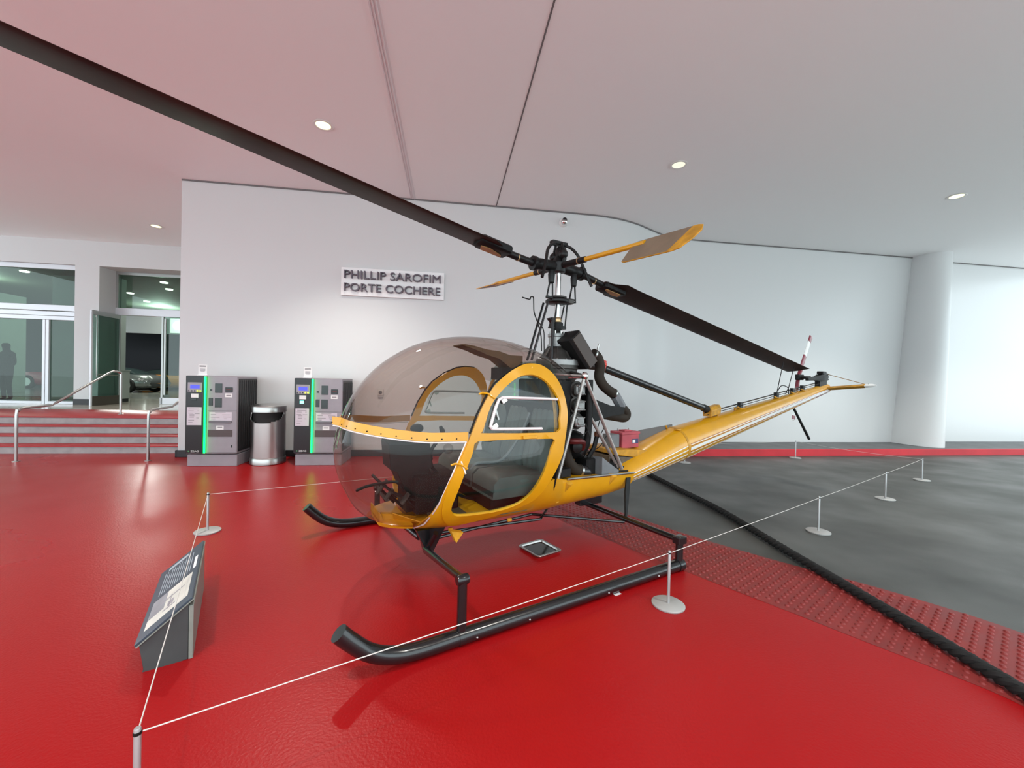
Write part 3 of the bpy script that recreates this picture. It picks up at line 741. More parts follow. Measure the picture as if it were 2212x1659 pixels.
# drip tray under the machine
c = Vector((.30, 3.80, 0)); a_ = math.atan2(.143, .20)
tr = empty('drip_tray', c, a_); tag(tr, 'shallow rectangular drip tray with silver rim on the red floor', 'tray')
def rr(hx, hy, r, z, n=5):
    out = []
    for sx, sy, a0 in ((1, 1, 0), (-1, 1, PI / 2), (-1, -1, PI), (1, -1, 3 * PI / 2)):
        for i in range(n + 1):
            a = a0 + PI / 2 * i / n; out.append((sx * (hx - r) + r * math.cos(a), sy * (hy - r) + r * math.sin(a), z))
    return out
hx, hy = .135, .145
MB().loft([rr(hx, hy, .03, 0), rr(hx + .008, hy + .008, .035, .014), rr(hx + .014, hy + .014, .04, .019), rr(hx + .010, hy + .010, .036, .023), rr(hx - .010, hy - .010, .03, .021), rr(hx - .016, hy - .016, .028, .006)], cap=False).build('rim', STEEL, tr)
MB().loft([rr(hx - .012, hy - .012, .028, .004), rr(hx - .015, hy - .015, .028, .008)]).build('oily_bottom', mat('tray_oily_black', (.008, .008, .007), .12), tr)
tag(MB().box(-.03, .03, -.012, .012, 0, .0015).build('paper_scrap', PAPER, loc=(.835, 3.03, .0005), rotz=.5), 'small white paper scrap on the red floor by the skid', 'scrap')

# ================================================================== HELICOPTER
HA = math.radians(180 + 30.7)
H = empty('helicopter', (-.887, 3.386, 0), HA)
tag(H, 'yellow light helicopter with clear bubble cabin, open engine and black landing skids', 'helicopter')
# local axes: x forward, y to the pilot's left (towards the camera), z up
def interp(tab, x):
    if x <= tab[0][0]: return tab[0][1]
    for (a, b), (c, d) in zip(tab, tab[1:]):
        if x <= c: return b + (d - b) * (x - a) / (c - a)
    return tab[-1][1]
def densify(tab):
    P = smooth_path([(a, b, 0) for a, b in tab], 5); return [(p.x, p.y) for p in P]
TOP = [(-1.60, 1.56), (-1.38, 1.74), (-1.15, 1.865), (-.95, 1.925), (-.79, 1.958), (-.6, 1.972), (-.415, 1.968), (-.25, 1.94), (-.08, 1.885), (.08, 1.80), (.22, 1.695), (.34, 1.565), (.43, 1.43), (.50, 1.26), (.54, 1.10), (.555, 1.02)]
BOT = [(-1.60, .36), (-1.0, .36), (-.5, .36), (-.25, .365), (.05, .395), (.18, .43), (.28, .475), (.36, .53), (.42, .60), (.49, .74), (.53, .86), (.555, 1.0)]
WID = [(-1.60, .60), (-1.38, .665), (-1.1, .72), (-.8, .735), (-.5, .73), (-.2, .70), (0, .655), (.15, .60), (.28, .525), (.38, .44), (.46, .34), (.51, .24), (.54, .14), (.555, .03)]
TOPd, BOTd, WIDd = densify(TOP), densify(BOT), densify(WID)
ZC = 1.05
def sec(x):
    return interp(WIDd, x), interp(TOPd, x), interp(BOTd, x), 2.1 + 1.1 * min(1, max(0, (.1 - x) / .8))
def Yc(x, z):
    w, zt, zb, n = sec(x)
    if z >= ZC: t = (z - ZC) / max(zt - ZC, 1e-3)
    else: t = (ZC - z) / max(ZC - zb, 1e-3); n = 2.4
    return 0.0 if t >= 1 else w * (1 - t ** n) ** (1 / n)
OUTER = [(-.149, .907), (-.244, 1.135), (-.333, 1.346), (-.409, 1.477), (-.478, 1.564), (-.599, 1.655), (-.728, 1.716), (-.823, 1.733), (-.931, 1.724), (-1.023, 1.668), (-1.083, 1.584), (-1.121, 1.477), (-1.143, 1.339), (-1.133, 1.222), (-1.115, 1.117), (-1.097, 1.011), (-1.056, .918), (-.975, .764), (-.895, .642), (-.79, .585), (-.553, .512), (-.363, .468), (-.262, .452), (-.165, .524), (-.105, .647), (-.115, .793)]
LOWW = [(-.322, 1.150), (-.582, 1.152), (-.977, 1.136), (-.972, 1.063), (-.944, .971), (-.899, .849), (-.838, .723), (-.77, .638), (-.673, .592), (-.512, .567), (-.309, .570), (-.214, .587), (-.175, .640), (-.176, .717), (-.224, .902), (-.284, 1.067)]
UPW = [(-.368, 1.206), (-.362, 1.233), (-.424, 1.402), (-.513, 1.507), (-.597, 1.576), (-.682, 1.623), (-.757, 1.640), (-.845, 1.637), (-.942, 1.592), (-1.022, 1.499), (-1.067, 1.394), (-1.056, 1.289), (-1.023, 1.184), (-.649, 1.195)]
def dens(poly, k=3):
    n = len(poly); P = []
    for i in range(n):
        a, b, c, d = [Vector((*poly[(i + j) % n], 0)) for j in (-1, 0, 1, 2)]
        for j in range(k):
            t = j / k
            q = .5 * ((2 * b) + (c - a) * t + (2 * a - 5 * b + 4 * c - d) * t * t + (3 * b - a - 3 * c + d) * t ** 3)
            if (c - b).length > .2: q = b.lerp(c, t)
            P.append((q.x, q.y))
    return P
def scale_poly(p, k):
    cx = sum(q[0] for q in p) / len(p); cy = sum(q[1] for q in p) / len(p)
    return [(cx + (q[0] - cx) * k, cy + (q[1] - cy) * k) for q in p]
def patch(outer, holes, off, sgn, step=.05, bulge=None):
    pts = []; edges = []
    for poly in [outer] + holes:
        o = len(pts); pts += [Vector(q) for q in poly]; edges += [(o + i, o + (i + 1) % len(poly)) for i in range(len(poly))]
    xs = [q[0] for q in outer]; zs = [q[1] for q in outer]
    x = min(xs) + step * .5
    def near(q): return min((Vector(q) - v).length for v in pts[:len(edges)]) < step * .45
    while x < max(xs):
        z = min(zs) + step * .5
        while z < max(zs):
            if inpoly((x, z), outer) and not any(inpoly((x, z), h) for h in holes) and not near((x, z)): pts.append(Vector((x, z)))
            z += step
        x += step
    vv, ee, ff, *_ = delaunay_2d_cdt(pts, edges, [], 0, 1e-6)
    mb = MB(); fs = []
    for f_ in ff:
        c = sum((vv[i] for i in f_), Vector((0, 0))) / len(f_)
        if inpoly(c, outer) and not any(inpoly(c, h) for h in holes): fs.append(tuple(f_))
    vs = []
    for q in vv:
        y = Yc(q.x, q.y) + (off if bulge is None else off + bulge(q.x, q.y))
        vs.append((q.x, sgn * y, q.y))
    mb.add(vs, fs); return mb
OUT, LOW, UPP = dens(OUTER), dens(LOWW), dens(UPW)
hole = scale_poly(OUT, .90)
# ---- bubble
xs = [-1.36 + (0.45 + 1.36) * i / 56 for i in range(57)] + [.47, .49, .505, .52, .53, .54, .548, .553]
NT = 96
def ring_at(x, k=1.0):
    w, zt, zb, n = sec(x); out = []
    for j in range(NT):
        a = 2 * PI * j / NT; c, s = math.cos(a), math.sin(a)
        nn = n if s >= 0 else 2.4; h = (zt - ZC) if s >= 0 else (ZC - zb)
        y = w * math.copysign(abs(c) ** (2 / nn), c); z = ZC + h * math.copysign(abs(s) ** (2 / nn), s)
        out.append((x, y * k, ZC + (z - ZC) * k))
    return out
rings = [ring_at(x) for x in xs]
def keep(p):
    x, y, z = p
    if inpoly((x, z), hole): return False
    seam = interp([(.40, .00), (.50, -.035), (.615, -.058), (.70, -.083), (.916, -.149), (1.153, -.244)], z)
    if z < 1.153 and x < seam: return False
    if z < 1.60 and x < -.80: return False
    if x < -1.2 and abs(y) > .55: return False
    return True
def bubble_part(test):
    mb = MB(); idx = {}
    def vid(i, j):
        j %= NT
        if (i, j) not in idx: idx[(i, j)] = len(mb.v); mb.v.append(Vector(rings[i][j]))
        return idx[(i, j)]
    for i in range(len(xs) - 1):
        for j in range(NT):
            q = [rings[i][j], rings[i][(j + 1) % NT], rings[i + 1][(j + 1) % NT], rings[i + 1][j]]
            c = [sum(p[k] for p in q) / 4 for k in range(3)]
            if keep(c) and test(c): mb.f.append((vid(i, j), vid(i, j + 1), vid(i + 1, j + 1), vid(i + 1, j)))
    if True:   # nose tip
        o = len(mb.v); mb.v.append(Vector((.5555, 0, 1.02)))
        for j in range(NT):
            c = rings[-1][j]
            if test(c): mb.f.append((vid(len(xs) - 1, j), vid(len(xs) - 1, j + 1), o))
    return mb
zband = lambda x: 1.187 + .062 * max(0, (x - .0) / .5) ** 1.3
bubble_part(lambda c: c[2] > zband(c[0])).build('upper_canopy', BUBBLE, H, sharp=180)
bubble_part(lambda c: c[2] <= zband(c[0])).build('lower_canopy', BUBBLE, H, sharp=180)
ks = MB(); q0 = 3 * NT // 4
ks.loft([[(x, y, z - .003) for x, y, z in ring_at(x)[q0 - 3:q0 + 4]] for x in (.20, .18, .14, .10, .06, .02, -.02, -.05)], closed=False)
ks.build('keel_strip', RUB, H, solid=.008)
# yellow band round the nose
def contour(z, phi, x0=-.25):
    lo, hi = 0, 1.4; c, s = math.cos(phi), math.sin(phi)
    for _ in range(36):
        m_ = (lo + hi) / 2
        if abs(s * m_) <= Yc(x0 + c * m_, z) and x0 + c * m_ < .556: lo = m_
        else: hi = m_
    return x0 + c * lo, s * lo
rows = []
for i in range(73):
    phi = -1.57 + 3.14 * i / 72; col_ = []
    for dz, off in ((.030, .006), (.030, .014), (-.032, .014), (-.032, .006)):
        z = 1.19; 
        for _ in range(3):
            x, y = contour(z, phi); z = zband(x) + dz
        L = math.hypot(x + .25, y); k = (L + off) / L
        col_.append((-.25 + (x + .25) * k, y * k, z))
    rows.append(col_)
band = MB().loft(rows).build('canopy_band', YEL, H, sharp=40)
bandlip = []
for i in range(73):
    phi = -1.57 + 3.14 * i / 72; x, y = contour(1.14, phi); x, y = contour(zband(x) - .045, phi); L = math.hypot(x + .25, y); k = (L + .005) / L
    bandlip.append((-.25 + (x + .25) * k, y * k, zband(x) - .040))
MB().tube(bandlip, .0055, 6).build('band_seal', WHITEP, band)
rv = MB().ball((0, 0, 0), .0055, 6, 4).build('rivet', BLKM, band)
for k in range(21):
    phi = -1.45 + 2.9 * k / 20; x, y = contour(1.2, phi); z = zband(x) - .015; x, y = contour(z, phi); L = math.hypot(x + .25, y); q = (L + .0145) / L
    o = rv if k == 0 else inst(rv, band)
    o.location = (-.25 + (x + .25) * q, y * q, z)
# ---- doors
def door(sgn, vis):
    d = patch(OUT, [LOW, UPP], .010, sgn, .06).build('door', YEL, H, solid=.022, solid_off=0, sharp=30, bevel=0)
    patch(scale_poly(UPP, 1.03), [], .003, sgn, .07).build('upper_window', DOORGL, d, sharp=180)
    def bl(x, z):
        dx, dz = (x + .60) / .42, (z - .87) / .30
        return .035 * max(0, 1 - dx * dx - dz * dz)
    patch(scale_poly(LOW, 1.03), [], .003, sgn, .06, bl).build('lower_window', DOORGL, d, sharp=180)
    # sliding window channel
    def sp_(x, z, o=.018): return Vector((x, sgn * (Yc(x, z) + o), z))
    chain = [(-1.035, 1.452), (-.85, 1.458), (-.60, 1.466), (-.52, 1.466), (-.49, 1.45), (-.465, 1.40), (-.425, 1.28), (-.418, 1.252), (-.43, 1.236), (-.50, 1.233), (-.65, 1.228), (-.87, 1.222)]
    MB().tube([sp_(*p) for p in chain], .0125, 6).build('window_channel', INTMET, d)
    MB().tube([sp_(x, z, .030) for x, z in chain], .004, 5).build('channel_edge', WHITEP, d)
    for (x, z) in ((-.535, 1.445), (-.455, 1.255)):
        MB().box(-.022, .022, -.004, .004, -.016, .016, Matrix.Translation(sp_(x, z, .02)) @ Matrix.Rotation(.6, 4, 'Y')).build('corner_gusset', WHITEP, d)
    MB().box(-.006, .006, -.003, .003, -.04, .04, Matrix.Translation(sp_(-.47, 1.34, .024)) @ Matrix.Rotation(.35, 4, 'Y')).build('stop_plate', STEEL, d)
    hd = MB().rbox(-.065, .065, -.011, .011, -.012, .012, .004, Matrix.Translation(sp_(-.75, 1.163, .036))).build('handle', YEL, d)
    MB().lathe([(.012, 0), (.012, .03)], sp_(-.71, 1.163, .01), (0, sgn, 0), 10).build('handle_pivot', BLKM, hd)
    for (x, z) in ((-.405, 1.49), (-.195, .985)):
        MB().tube([sp_(x + .065, z - .0, .012), sp_(x + .04, z + .012, .022), sp_(x, z + .005, .026), sp_(x - .05, z - .03, .026)], .008, 6).build('hinge_strap', YEL, d)
    MB().lathe([(.010, 0), (.008, .006)], sp_(-.82, 1.705, .02), (0, sgn, 0), 8).build('bolt', YEL, d)
    MB().box(-.004, .004, -.012, .012, -.05, .05, Matrix.Translation(sp_(-.215, .965, .016)) @ Matrix.Rotation(.38, 4, 'Y')).build('edge_clip', WHITEP, d)
    # yellow door post strip between bubble and door
    post = [(-.01, .415), (-.04, .60), (-.075, .70), (-.14, .916), (-.236, 1.153), (-.268, 1.153), (-.17, .905), (-.14, .79), (-.13, .65), (-.19, .52), (-.29, .44), (-.20, .395)]
    pp = patch(post, [], .006, sgn, .05).build('door_post', YEL, H, solid=.012)
    se = [(-.01, .42), (-.035, .50), (-.058, .615), (-.083, .70), (-.149, .916), (-.244, 1.150)]
    MB().tube([sp_(x + .006, z, .010) for x, z in se], .006, 6).build('canopy_seal', INTMET, pp)
    se2 = [(-.262, 1.205)] + [(x + .012, z + .004) for x, z in OUTER[2:9]]
    MB().tube([sp_(x, z, .008) for x, z in se2], .007, 6).build('canopy_seal', BLKM, pp)
    # jack bracket under the door corner
    MB().prism([(-.30, .43), (-.20, .455), (-.245, .36)], .50, .56, lambda p, t: (p[0], sgn * t, p[1])).build('jack_bracket', YELD, H)
door(1, True); door(-1, False)
# ---- lower fuselage tub
def tub_sec(x):
    k = min(1, max(0, (-.92 - x) / .42))
    w0, zt0, zb0, n0 = sec(max(x, -1.0))
    zc = (1 - k) * ZC + k * .72; w = (1 - k) * (w0 + .001) + k * interp([(-2.4, .40), (-1.3, .475), (-1.0, .52)], x); n = (1 - k) * 2.4 + k * 2.7
    zb = interp([(-2.35, .43), (-2.0, .385), (-1.3, .36), (-.25, .362), (-.0, .392)], x)
    ztop = interp([(-2.35, .655), (-1.35, .70), (-1.12, .77), (-1.0, .76), (-.90, .66), (-.78, .57), (-.3, .50), (0, .46)], x)
    ztop = min(ztop, zc - .001); out = []
    NN = 14
    t1 = (zc - ztop) / (zc - zb)
    for j in range(NN + 1):
        t = t1 + (1 - t1) * math.sin(PI / 2 * j / NN)
        out.append((x, w * max(0, 1 - t ** n) ** (1 / n), zc - (zc - zb) * t))
    return out + [(x, -y, z) for _, y, z in out[-2::-1]]
txs = [-.015 - i * .045 for i in range(52)]
tub = MB().loft([tub_sec(x) for x in txs], closed=True).build('belly', YEL, H, sharp=40)
MB().tube([(x, interp([(-2.4, .40), (-1.3, .475)], x) + .004, interp([(-2.35, .660), (-1.35, .705)], x)) for x in (-1.36, -1.7, -2.0, -2.3)], .011, 6).build('sill_strip', STEEL, tub)
MB().tube([(x, -interp([(-2.4, .40), (-1.3, .475)], x) - .004, interp([(-2.35, .660), (-1.35, .705)], x)) for x in (-1.36, -1.7, -2.0, -2.3)], .011, 6).build('sill_strip', STEEL, tub)
for x in (-1.38, -1.98):
    yb = interp([(-2.4, .40), (-1.3, .475)], x)
    MB().add([(x + .05, yb * .985, .69), (x - .035, yb * .99, .685), (x + .045, yb * .97, .57), (x + .02, yb + .03, .66), (x - .03, yb + .028, .66)], [(0, 3, 2), (3, 4, 1, 0), (3, 4, 2), (1, 4, 2)]).build('vent_scoop', YELD, tub, sharp=5)
for x, y, z in ((-.72, .535, .455), (-1.28, .43, .50), (-.30, .3, .37)):
    MB().rbox(-.018, .018, -.012, .012, -.012, .012, .004, Matrix.Translation((x, y, z))).build('step_lug', YELD, tub)
MB().loft([[(x, s * Yc(x, .53) * .95, z) for s, z in ((-1, .50), (-1, .515), (1, .515), (1, .50))] for x in (-.12, -.3, -.5, -.7, -.9)]).build('cabin_floor', CARPET, H)
# ---- cabin interior
npan = []
for z, k in ((.435, .86), (.47, .93), (.475, .90)):
    pts = []
    for i in range(25):
        phi = -1.25 + 2.5 * i / 24; x, y = contour(.50, phi, -.1); pts.append((min(-.1 + (x + .1) * k, .235), y * k * (.9), z))
    npan.append(pts)
MB().loft(npan, closed=True).build('nose_pan', YEL, H)
MB().prism([(.235, .46), (.235, .53), (.225, .53), (.20, .465)], -.17, .17, lambda p, t: (p[0], t, p[1])).build('nose_lip', YELD, H)
MB().prism([(.20, .47), (.22, .53), (-.06, .47), (-.12, .44)], .10, .15, lambda p, t: (p[0], t, p[1])).build('keel_web', YEL, H)
MB().add([(.12, .16, .475), (-.08, .34, .468), (-.06, .36, .475), (.14, .18, .53)], [(0, 1, 2, 3)]).build('keel_flange', YEL, H, solid=.006)
# seats
SW = .40
for k, y in enumerate((-.42, 0, .42)):
    s = empty('seat', (0, y, 0), parent=H)
    secs = []
    for x, zt in ((-.52, .70), (-.53, .80), (-.58, .845), (-.75, .85), (-1.0, .83), (-1.06, .80)):
        secs.append([(x, a * SW / 2 * c, z) for a, c, z in ((-1, .94, .66), (-1, 1, .72), (-1, .96, zt - .02), (-.62, 1, zt), (-.3, 1, zt - .006), (0, 1, zt), (.3, 1, zt - .006), (.62, 1, zt), (1, .96, zt - .02), (1, 1, .72), (1, .94, .66))])
    MB().loft(secs).build('cushion', SEATM, s, sharp=60)
    chan = []
    for z, xf in ((.80, -1.0), (.9, -.985), (1.1, -1.03), (1.25, -1.07), (1.33, -1.09), (1.36, -1.12)):
        row = []
        for j in range(25):
            tt = -1 + 2 * j / 24; row.append((xf - .016 * (1 - abs(math.sin(tt * PI * 2.5))) ** 2 - .05 * tt ** 6, tt * SW / 2 * .98, z))
        row += [(-1.15, SW / 2 * .95, z), (-1.15, -SW / 2 * .95, z)]
        chan.append(row)
    MB().loft(chan).build('backrest', SEATM, s, sharp=70)
MB().rbox(-1.06, -.56, -.52, .52, .52, .69, .02).build('seat_box', SEATD, H)
MB().tube(smooth_path([(-1.1, .22, 1.30), (-1.02, .20, 1.1), (-.85, .16, .87), (-.62, .14, .855), (-.55, .14, .80)], 5), .014, 6).build('seat_belt', GREYP, H)
bk = MB()
zsv = [.60, .65, .7, .85, 1.0, 1.15, 1.3, 1.40]
pts = [(Yc(-1.13, z) * .93, z) for z in zsv]
poly_ = pts + [(-y, z) for y, z in pts[::-1]]
bk.prism(poly_, -1.125, -1.11, lambda p, t: (t, p[0], p[1])).build('rear_bulkhead', SEATD, H)
MB().prism([(Yc(-1.13, z) * .96, z) for z in (1.40, 1.5, 1.6, 1.7, 1.78)] + [(-Yc(-1.13, z) * .96, z) for z in (1.78, 1.7, 1.6, 1.5, 1.40)], -1.122, -1.117, lambda p, t: (t, p[0], p[1])).build('rear_window', DOORGL, H)
hp = []
for i in range(41):
    a = -.25 + (PI + .5) * i / 40; w, zt, zb, n = sec(-1.14)
    c, s = math.cos(a), math.sin(a); nn = n if s > 0 else 2.4; h = (zt - ZC) if s > 0 else (ZC - zb)
    hp.append((-1.09, .90 * w * math.copysign(abs(c) ** (2 / nn), c), ZC + .80 * h * math.copysign(abs(s) ** (2 / nn), s)))
MB().tube(hp, .016, 8).build('rear_hoop', YELD, H)
# overhead bracket and compass
ov = MB().loft([[(x, -.10 + y, z + dz) for y, dz in ((-.11, 0), (.11, 0), (.11, t_), (-.11, t_))] for x, z, t_ in ((-.50, 1.905, .012), (-.62, 1.875, .03), (-.75, 1.83, .05), (-.88, 1.80, .07), (-1.0, 1.72, .12), (-1.14, 1.70, .14))]).build('overhead_console', mat('overhead_brown', (.12, .065, .02), .55, var=.3, vscale=10), H)
MB().rbox(-1.02, -.90, -.20, .02, 1.60, 1.72, .01).build('overhead_box', SEATD, ov)
for y in (-.17, -.06): MB().cyl((-.94, y, 1.60), (-.94, y, 1.50), .004, n=6).build('overhead_lever', STEEL, ov)
# instrument console
con = MB().loft([[(x, y, z) for x, y in ((xf, -.13), (xf, .13), (xb, .13), (xb, -.13))] for z, xf, xb in ((.50, .02, -.26), (.66, .02, -.24), (.84, .10, -.17), (.86, .15, -.20), (1.07, .17, -.17), (1.10, .15, -.12))]).build('instrument_console', BLKM, H, bevel=.006, sharp=30)
MB().rbox(-.40, -.03, -.24, .24, .50, .80, .02).build('console_dark_box', SEATD, con)  # dark box added to darken the cabin below the console
MB().add([(-.19, -.12, .885), (-.19, .12, .885), (-.165, .12, 1.06), (-.165, -.12, 1.06)], [(0, 1, 2, 3)]).build('dial_panel', SMOKE, con, solid=.006)
for k in range(6):
    MB().lathe([(.028, 0), (.032, .004), (.032, .012), (.026, .014)], (-.19 + .03 * (k // 3) - .005, -.075 + .075 * (k % 3), .93 + .075 * (k // 3)), (-1, 0, .12), 14).build('dial', KBLACK, con)
MB().box(-.12, -.03, .131, .133, .68, .74, ).build('data_plate', PAPERL, con)
MB().rbox(.10, .17, .02, .12, 1.115, 1.18, .012, None).build('glare_shield', SEATD, con)
MB().ball((-.12, -.07, 1.16), .05, 12, 8, (1.2, 1, .8)).build('compass', BLKM, con)
# cyclic, collective, pedals
MB().tube(smooth_path([(-.30, .10, .52), (-.28, .10, .74), (-.20, .10, .86), (-.19, .10, .98), (-.26, .10, 1.08), (-.30, .10, 1.13)], 6), .016, 8).build('cyclic_stick', BLKM, H)
MB().tube([(-.30, .10, 1.10), (-.29, .10, 1.15), (-.27, .10, 1.19)], [.018, .024, .014], 8).build('cyclic_grip', BLKM, H)
MB().ball((-.33, .14, 1.0), .045, 14, 10).build('trim_knob', glass('clear_knob', (.8, .8, .8), .05, 1.5), H)
MB().tube(smooth_path([(-.55, .22, .56), (-.40, .22, .62), (-.20, .21, .78)], 4), .013, 8).build('collective_lever', BLKM, H)
MB().tube(smooth_path([(.36, -.12, .66), (.30, -.06, .70), (.20, .02, .735), (.08, .06, .74), (.02, .07, .66)], 5), .012, 8).build('pedal_bar', BLKM, H)
MB().tube(smooth_path([(.24, -.10, .78), (.20, .0, .74), (.10, .10, .66), (-.02, .2, .62), (-.14, .24, .60)], 5), .012, 8).build('pedal_bar', BLKM, H)
for y, x in ((.02, .13), (.20, .05), (-.16, .16), (-.30, .1)):
    pd = MB().rbox(-.05, .05, -.035, .035, -.006, .006, .003, Matrix.Translation((x, y, .64)) @ Matrix.Rotation(.9, 4, 'Y')).build('pedal', CASTD, H)
    MB().cyl((x, y, .64), (x - .12, y, .51), .012, n=8).build('pedal_arm', BLKM, pd)
MB().prism([(.10, .66), (.14, .68), (-.06, .49), (-.11, .49)], .02, .10, lambda p, t: (p[0], t, p[1])).build('pedal_support', CASTD, H)
# ---- landing gear
for s in (1, -1):
    Y = 1.15 * s
    p = smooth_path([(.655, Y, .275), (.60, Y, .215), (.50, Y, .125), (.38, Y, .07), (.22, Y, .047), (-.05, Y, .047), (-1.0, Y, .047), (-2.10, Y, .047)], 5)
    sk = MB().tube(p, .047, 14).build('skid', BLK, H)
    MB().lathe([(.052, -.03), (.052, .03)], (-2.06, Y, .047), (1, 0, 0), 14).build('skid_clamp', BLK, sk)
    MB().lathe([(.050, -.02), (.050, .02)], (-.03, Y, .047), (1, 0, 0), 14).build('skid_clamp', BLK, sk)
    for x in (-.12, -.5, -1.2, -1.75): MB().ball((x, Y + s * .046, .04), .007, 6, 4).build('skid_bolt', STEEL, sk)
    lg = MB().tube([(-.035, Y, .06), (-.035, Y, .385)], .030, 14).build('skid_leg', BLK, H)
    MB().lathe([(.026, -.038), (.032, -.03), (.032, .03), (.026, .038)], (-.035, Y, .392), (1, 0, 0), 12).build('leg_knuckle', BLK, lg)
    lr = MB().tube([(-2.06, Y, .06), (-2.06, Y, .25)], .032, 14).build('skid_leg', BLK, H)
    MB().rbox(-.05, .05, -.04, .04, -.03, .03, .008, Matrix.Translation((-2.06, Y, .262))).build('leg_knuckle', BLK, lr)
    MB().tube([(-.035, Y, .395), (-.10, .30 * s, .235), (-.16, .06 * s, .205)], [.024, .028, .03], 10).build('front_cross_tube', BLK, H)
    MB().prism([(-.02, .40), (-.26, .40), (-.15, .20), (-.11, .20)], .24, .30, lambda p_, t: (p_[0], s * t, p_[1])).build('gear_bracket', BLK, H)
    MB().tube([(-.10, .28 * s, .225), (-.12, .33 * s, .30), (-.14, .40 * s, .40)], .022, 8).build('gear_link', BLK, H)
    MB().loft([[(c.x + dx, s * (c.y + dy), c.z) for dx, dy in ((-wd_, -.008), (wd_, -.008), (wd_, .008), (-wd_, .008))] for c, wd_ in ((Vector((-2.21, .415, .62)), .028), (Vector((-2.17, .44, .50)), .030), (Vector((-2.09, .51, .29)), .014), (Vector((-2.06, .53, .245)), .012))]).build('rear_strap', BLKM, H)
    MB().tube([(-2.04, Y, .27), (-2.05, 0, .245)], .026, 10).build('rear_cross_tube', BLK, H)
    MB().tube([(-2.03, .55 * s, .23), (-1.35, -.08 * s, .22), (-.3, .05 * s, .215)], .014, 8).build('gear_brace', BLK, H)
MB().rbox(-.16, .16, -.05, .05, -.02, .10, .01, Matrix.Translation((-2.05, 0, .28))).build('rear_mount', BLK, H)
# ---- tail boom
BA, BB = Vector((-3.46, 0, .826)), Vector((-7.62, 0, 1.585))
bd = (BB - BA).normalized(); bn_ = Vector((-bd.z, 0, bd.x)) * -1 if bd.x < 0 else Vector((-bd.z, 0, bd.x))
if bn_.z < 0: bn_ = -bn_
def boom(t):      # t in 0..1 rear boom; negative: front fairing
    if t >= 0: return BA.lerp(BB, t), .222 + (.085 - .222) * t, .222 + (.085 - .222) * t
    k = min(1, -t); c = BA.lerp(Vector((-2.27, 0, .535)), k)
    return c, .222 + (.26 - .222) * k * .6, .222 + (.128 - .222) * k ** 1.2
def bpt(t, a, off=0):
    c, ry, rz = boom(t); return c + Vector((0, (ry + off) * math.cos(a), 0)) + bn_ * (rz + off) * math.sin(a)
bm_ = MB().loft([[bpt(t, 2 * PI * j / 36) for j in range(36)] for t in [i / 12 for i in range(13)]]).build('tail_boom', YEL, H)
fr_ = MB().loft([[bpt(-t, 2 * PI * j / 36) for j in range(36)] for t in [i / 10 for i in range(11)]]).build('boom_fairing', YEL, H)
MB().loft([[bpt(t, 2 * PI * j / 36, .004) for j in range(36)] for t in (-.008, .006)]).build('boom_ring', YELD, bm_)
def stripe(par, t0, t1, a, w, m, n=14):
    secs = []
    for i in range(n + 1):
        t = t0 + (t1 - t0) * i / n; c, ry, rz = boom(t); da = w / ry / 2
        secs.append([bpt(t, a - da, .0012), bpt(t, a + da, .0012), bpt(t, a + da, .003), bpt(t, a - da, .003)])
    MB().loft(secs).build('stripe', m, par)
for a, w in ((.07, .007), (-.16, .040), (-.42, .007), (-.78, .009)):
    stripe(bm_, .01, .99, a, w, WHITEP); stripe(bm_, .01, .99, PI - a, w, WHITEP)
for a, w in ((.13, .004), (.0, .004), (-.34, .004)): stripe(bm_, .01, .99, a, w, MAROON)
for a, w in ((.07, .012), (-.16, .014), (-.42, .016), (-.70, .010)): stripe(fr_, -.01, -.97, a, w, WHITEP)
stripe(bm_, .86, .99, -.55, .016, MAROON)  # magenta reflection on the lower tail end, painted on as a strip
for t, a in ((-.02, 1.9), (.22, 1.55), (.32, 1.55)):
    p = bpt(t, a, .01)
    MB().tube(smooth_path([p + Vector((.06, .05, .03)), p + Vector((.02, .03, -.005)), p + Vector((-.05, 0, .005)), p + Vector((-.10, -.01, .02))], 3), .011, 6).build('saddle', YELD, bm_)
MB().rbox(-.035, .035, -.03, .03, 0, .02, .005, Matrix.Translation(bpt(-.015, 1.15, .0))).build('boom_bracket', YELD, bm_)
# drive shaft to the boom and along it
ds = MB().tube([(-2.19, 0, 1.765), (-4.10, 0, 1.275)], .043, 16).build('drive_shaft', BLK, H)
MB().lathe([(.046, 0), (.05, .02), (.05, .09), (.044, .11)], (-4.04, 0, 1.29), (-1, 0, -.25), 16).build('shaft_boot', RUB, ds)
MB().loft([[Vector((x, y, z)) for y, z in ((-.06, zb_), (-.07, zb_ + .08), (-.04, zb_ + .125), (.04, zb_ + .125), (.07, zb_ + .08), (.06, zb_))] for x, zb_ in ((-4.14, 1.165), (-4.36, 1.205))]).build('shaft_clamp', YELD, ds, bevel=.006)
top_ = lambda t, h: bpt(t, PI / 2, h)
MB().tube([top_(.16, .07), top_(.55, .065), top_(.98, .06)], .009, 6).build('tail_shaft', BLK, H)
MB().tube([top_(.16, .045) + Vector((0, .03, 0)), top_(.98, .04) + Vector((0, .03, 0))], .005, 5).build('control_cable', BLKM, H)
for t in (.36, .60, .72, .80):
    p = top_(t, .0)
    b = MB().rbox(-.035, .035, -.03, .03, -.03, .085, .01, Matrix.Translation(p)).build('shaft_bearing', HUBM, H)
    MB().tube(smooth_path([p + Vector((.12, .03, .02)), p + Vector((.05, .045, 0)), p + Vector((-.05, .045, .0)), p + Vector((-.12, .03, .03))], 3), .010, 6).build('bearing_saddle', YELD, b)
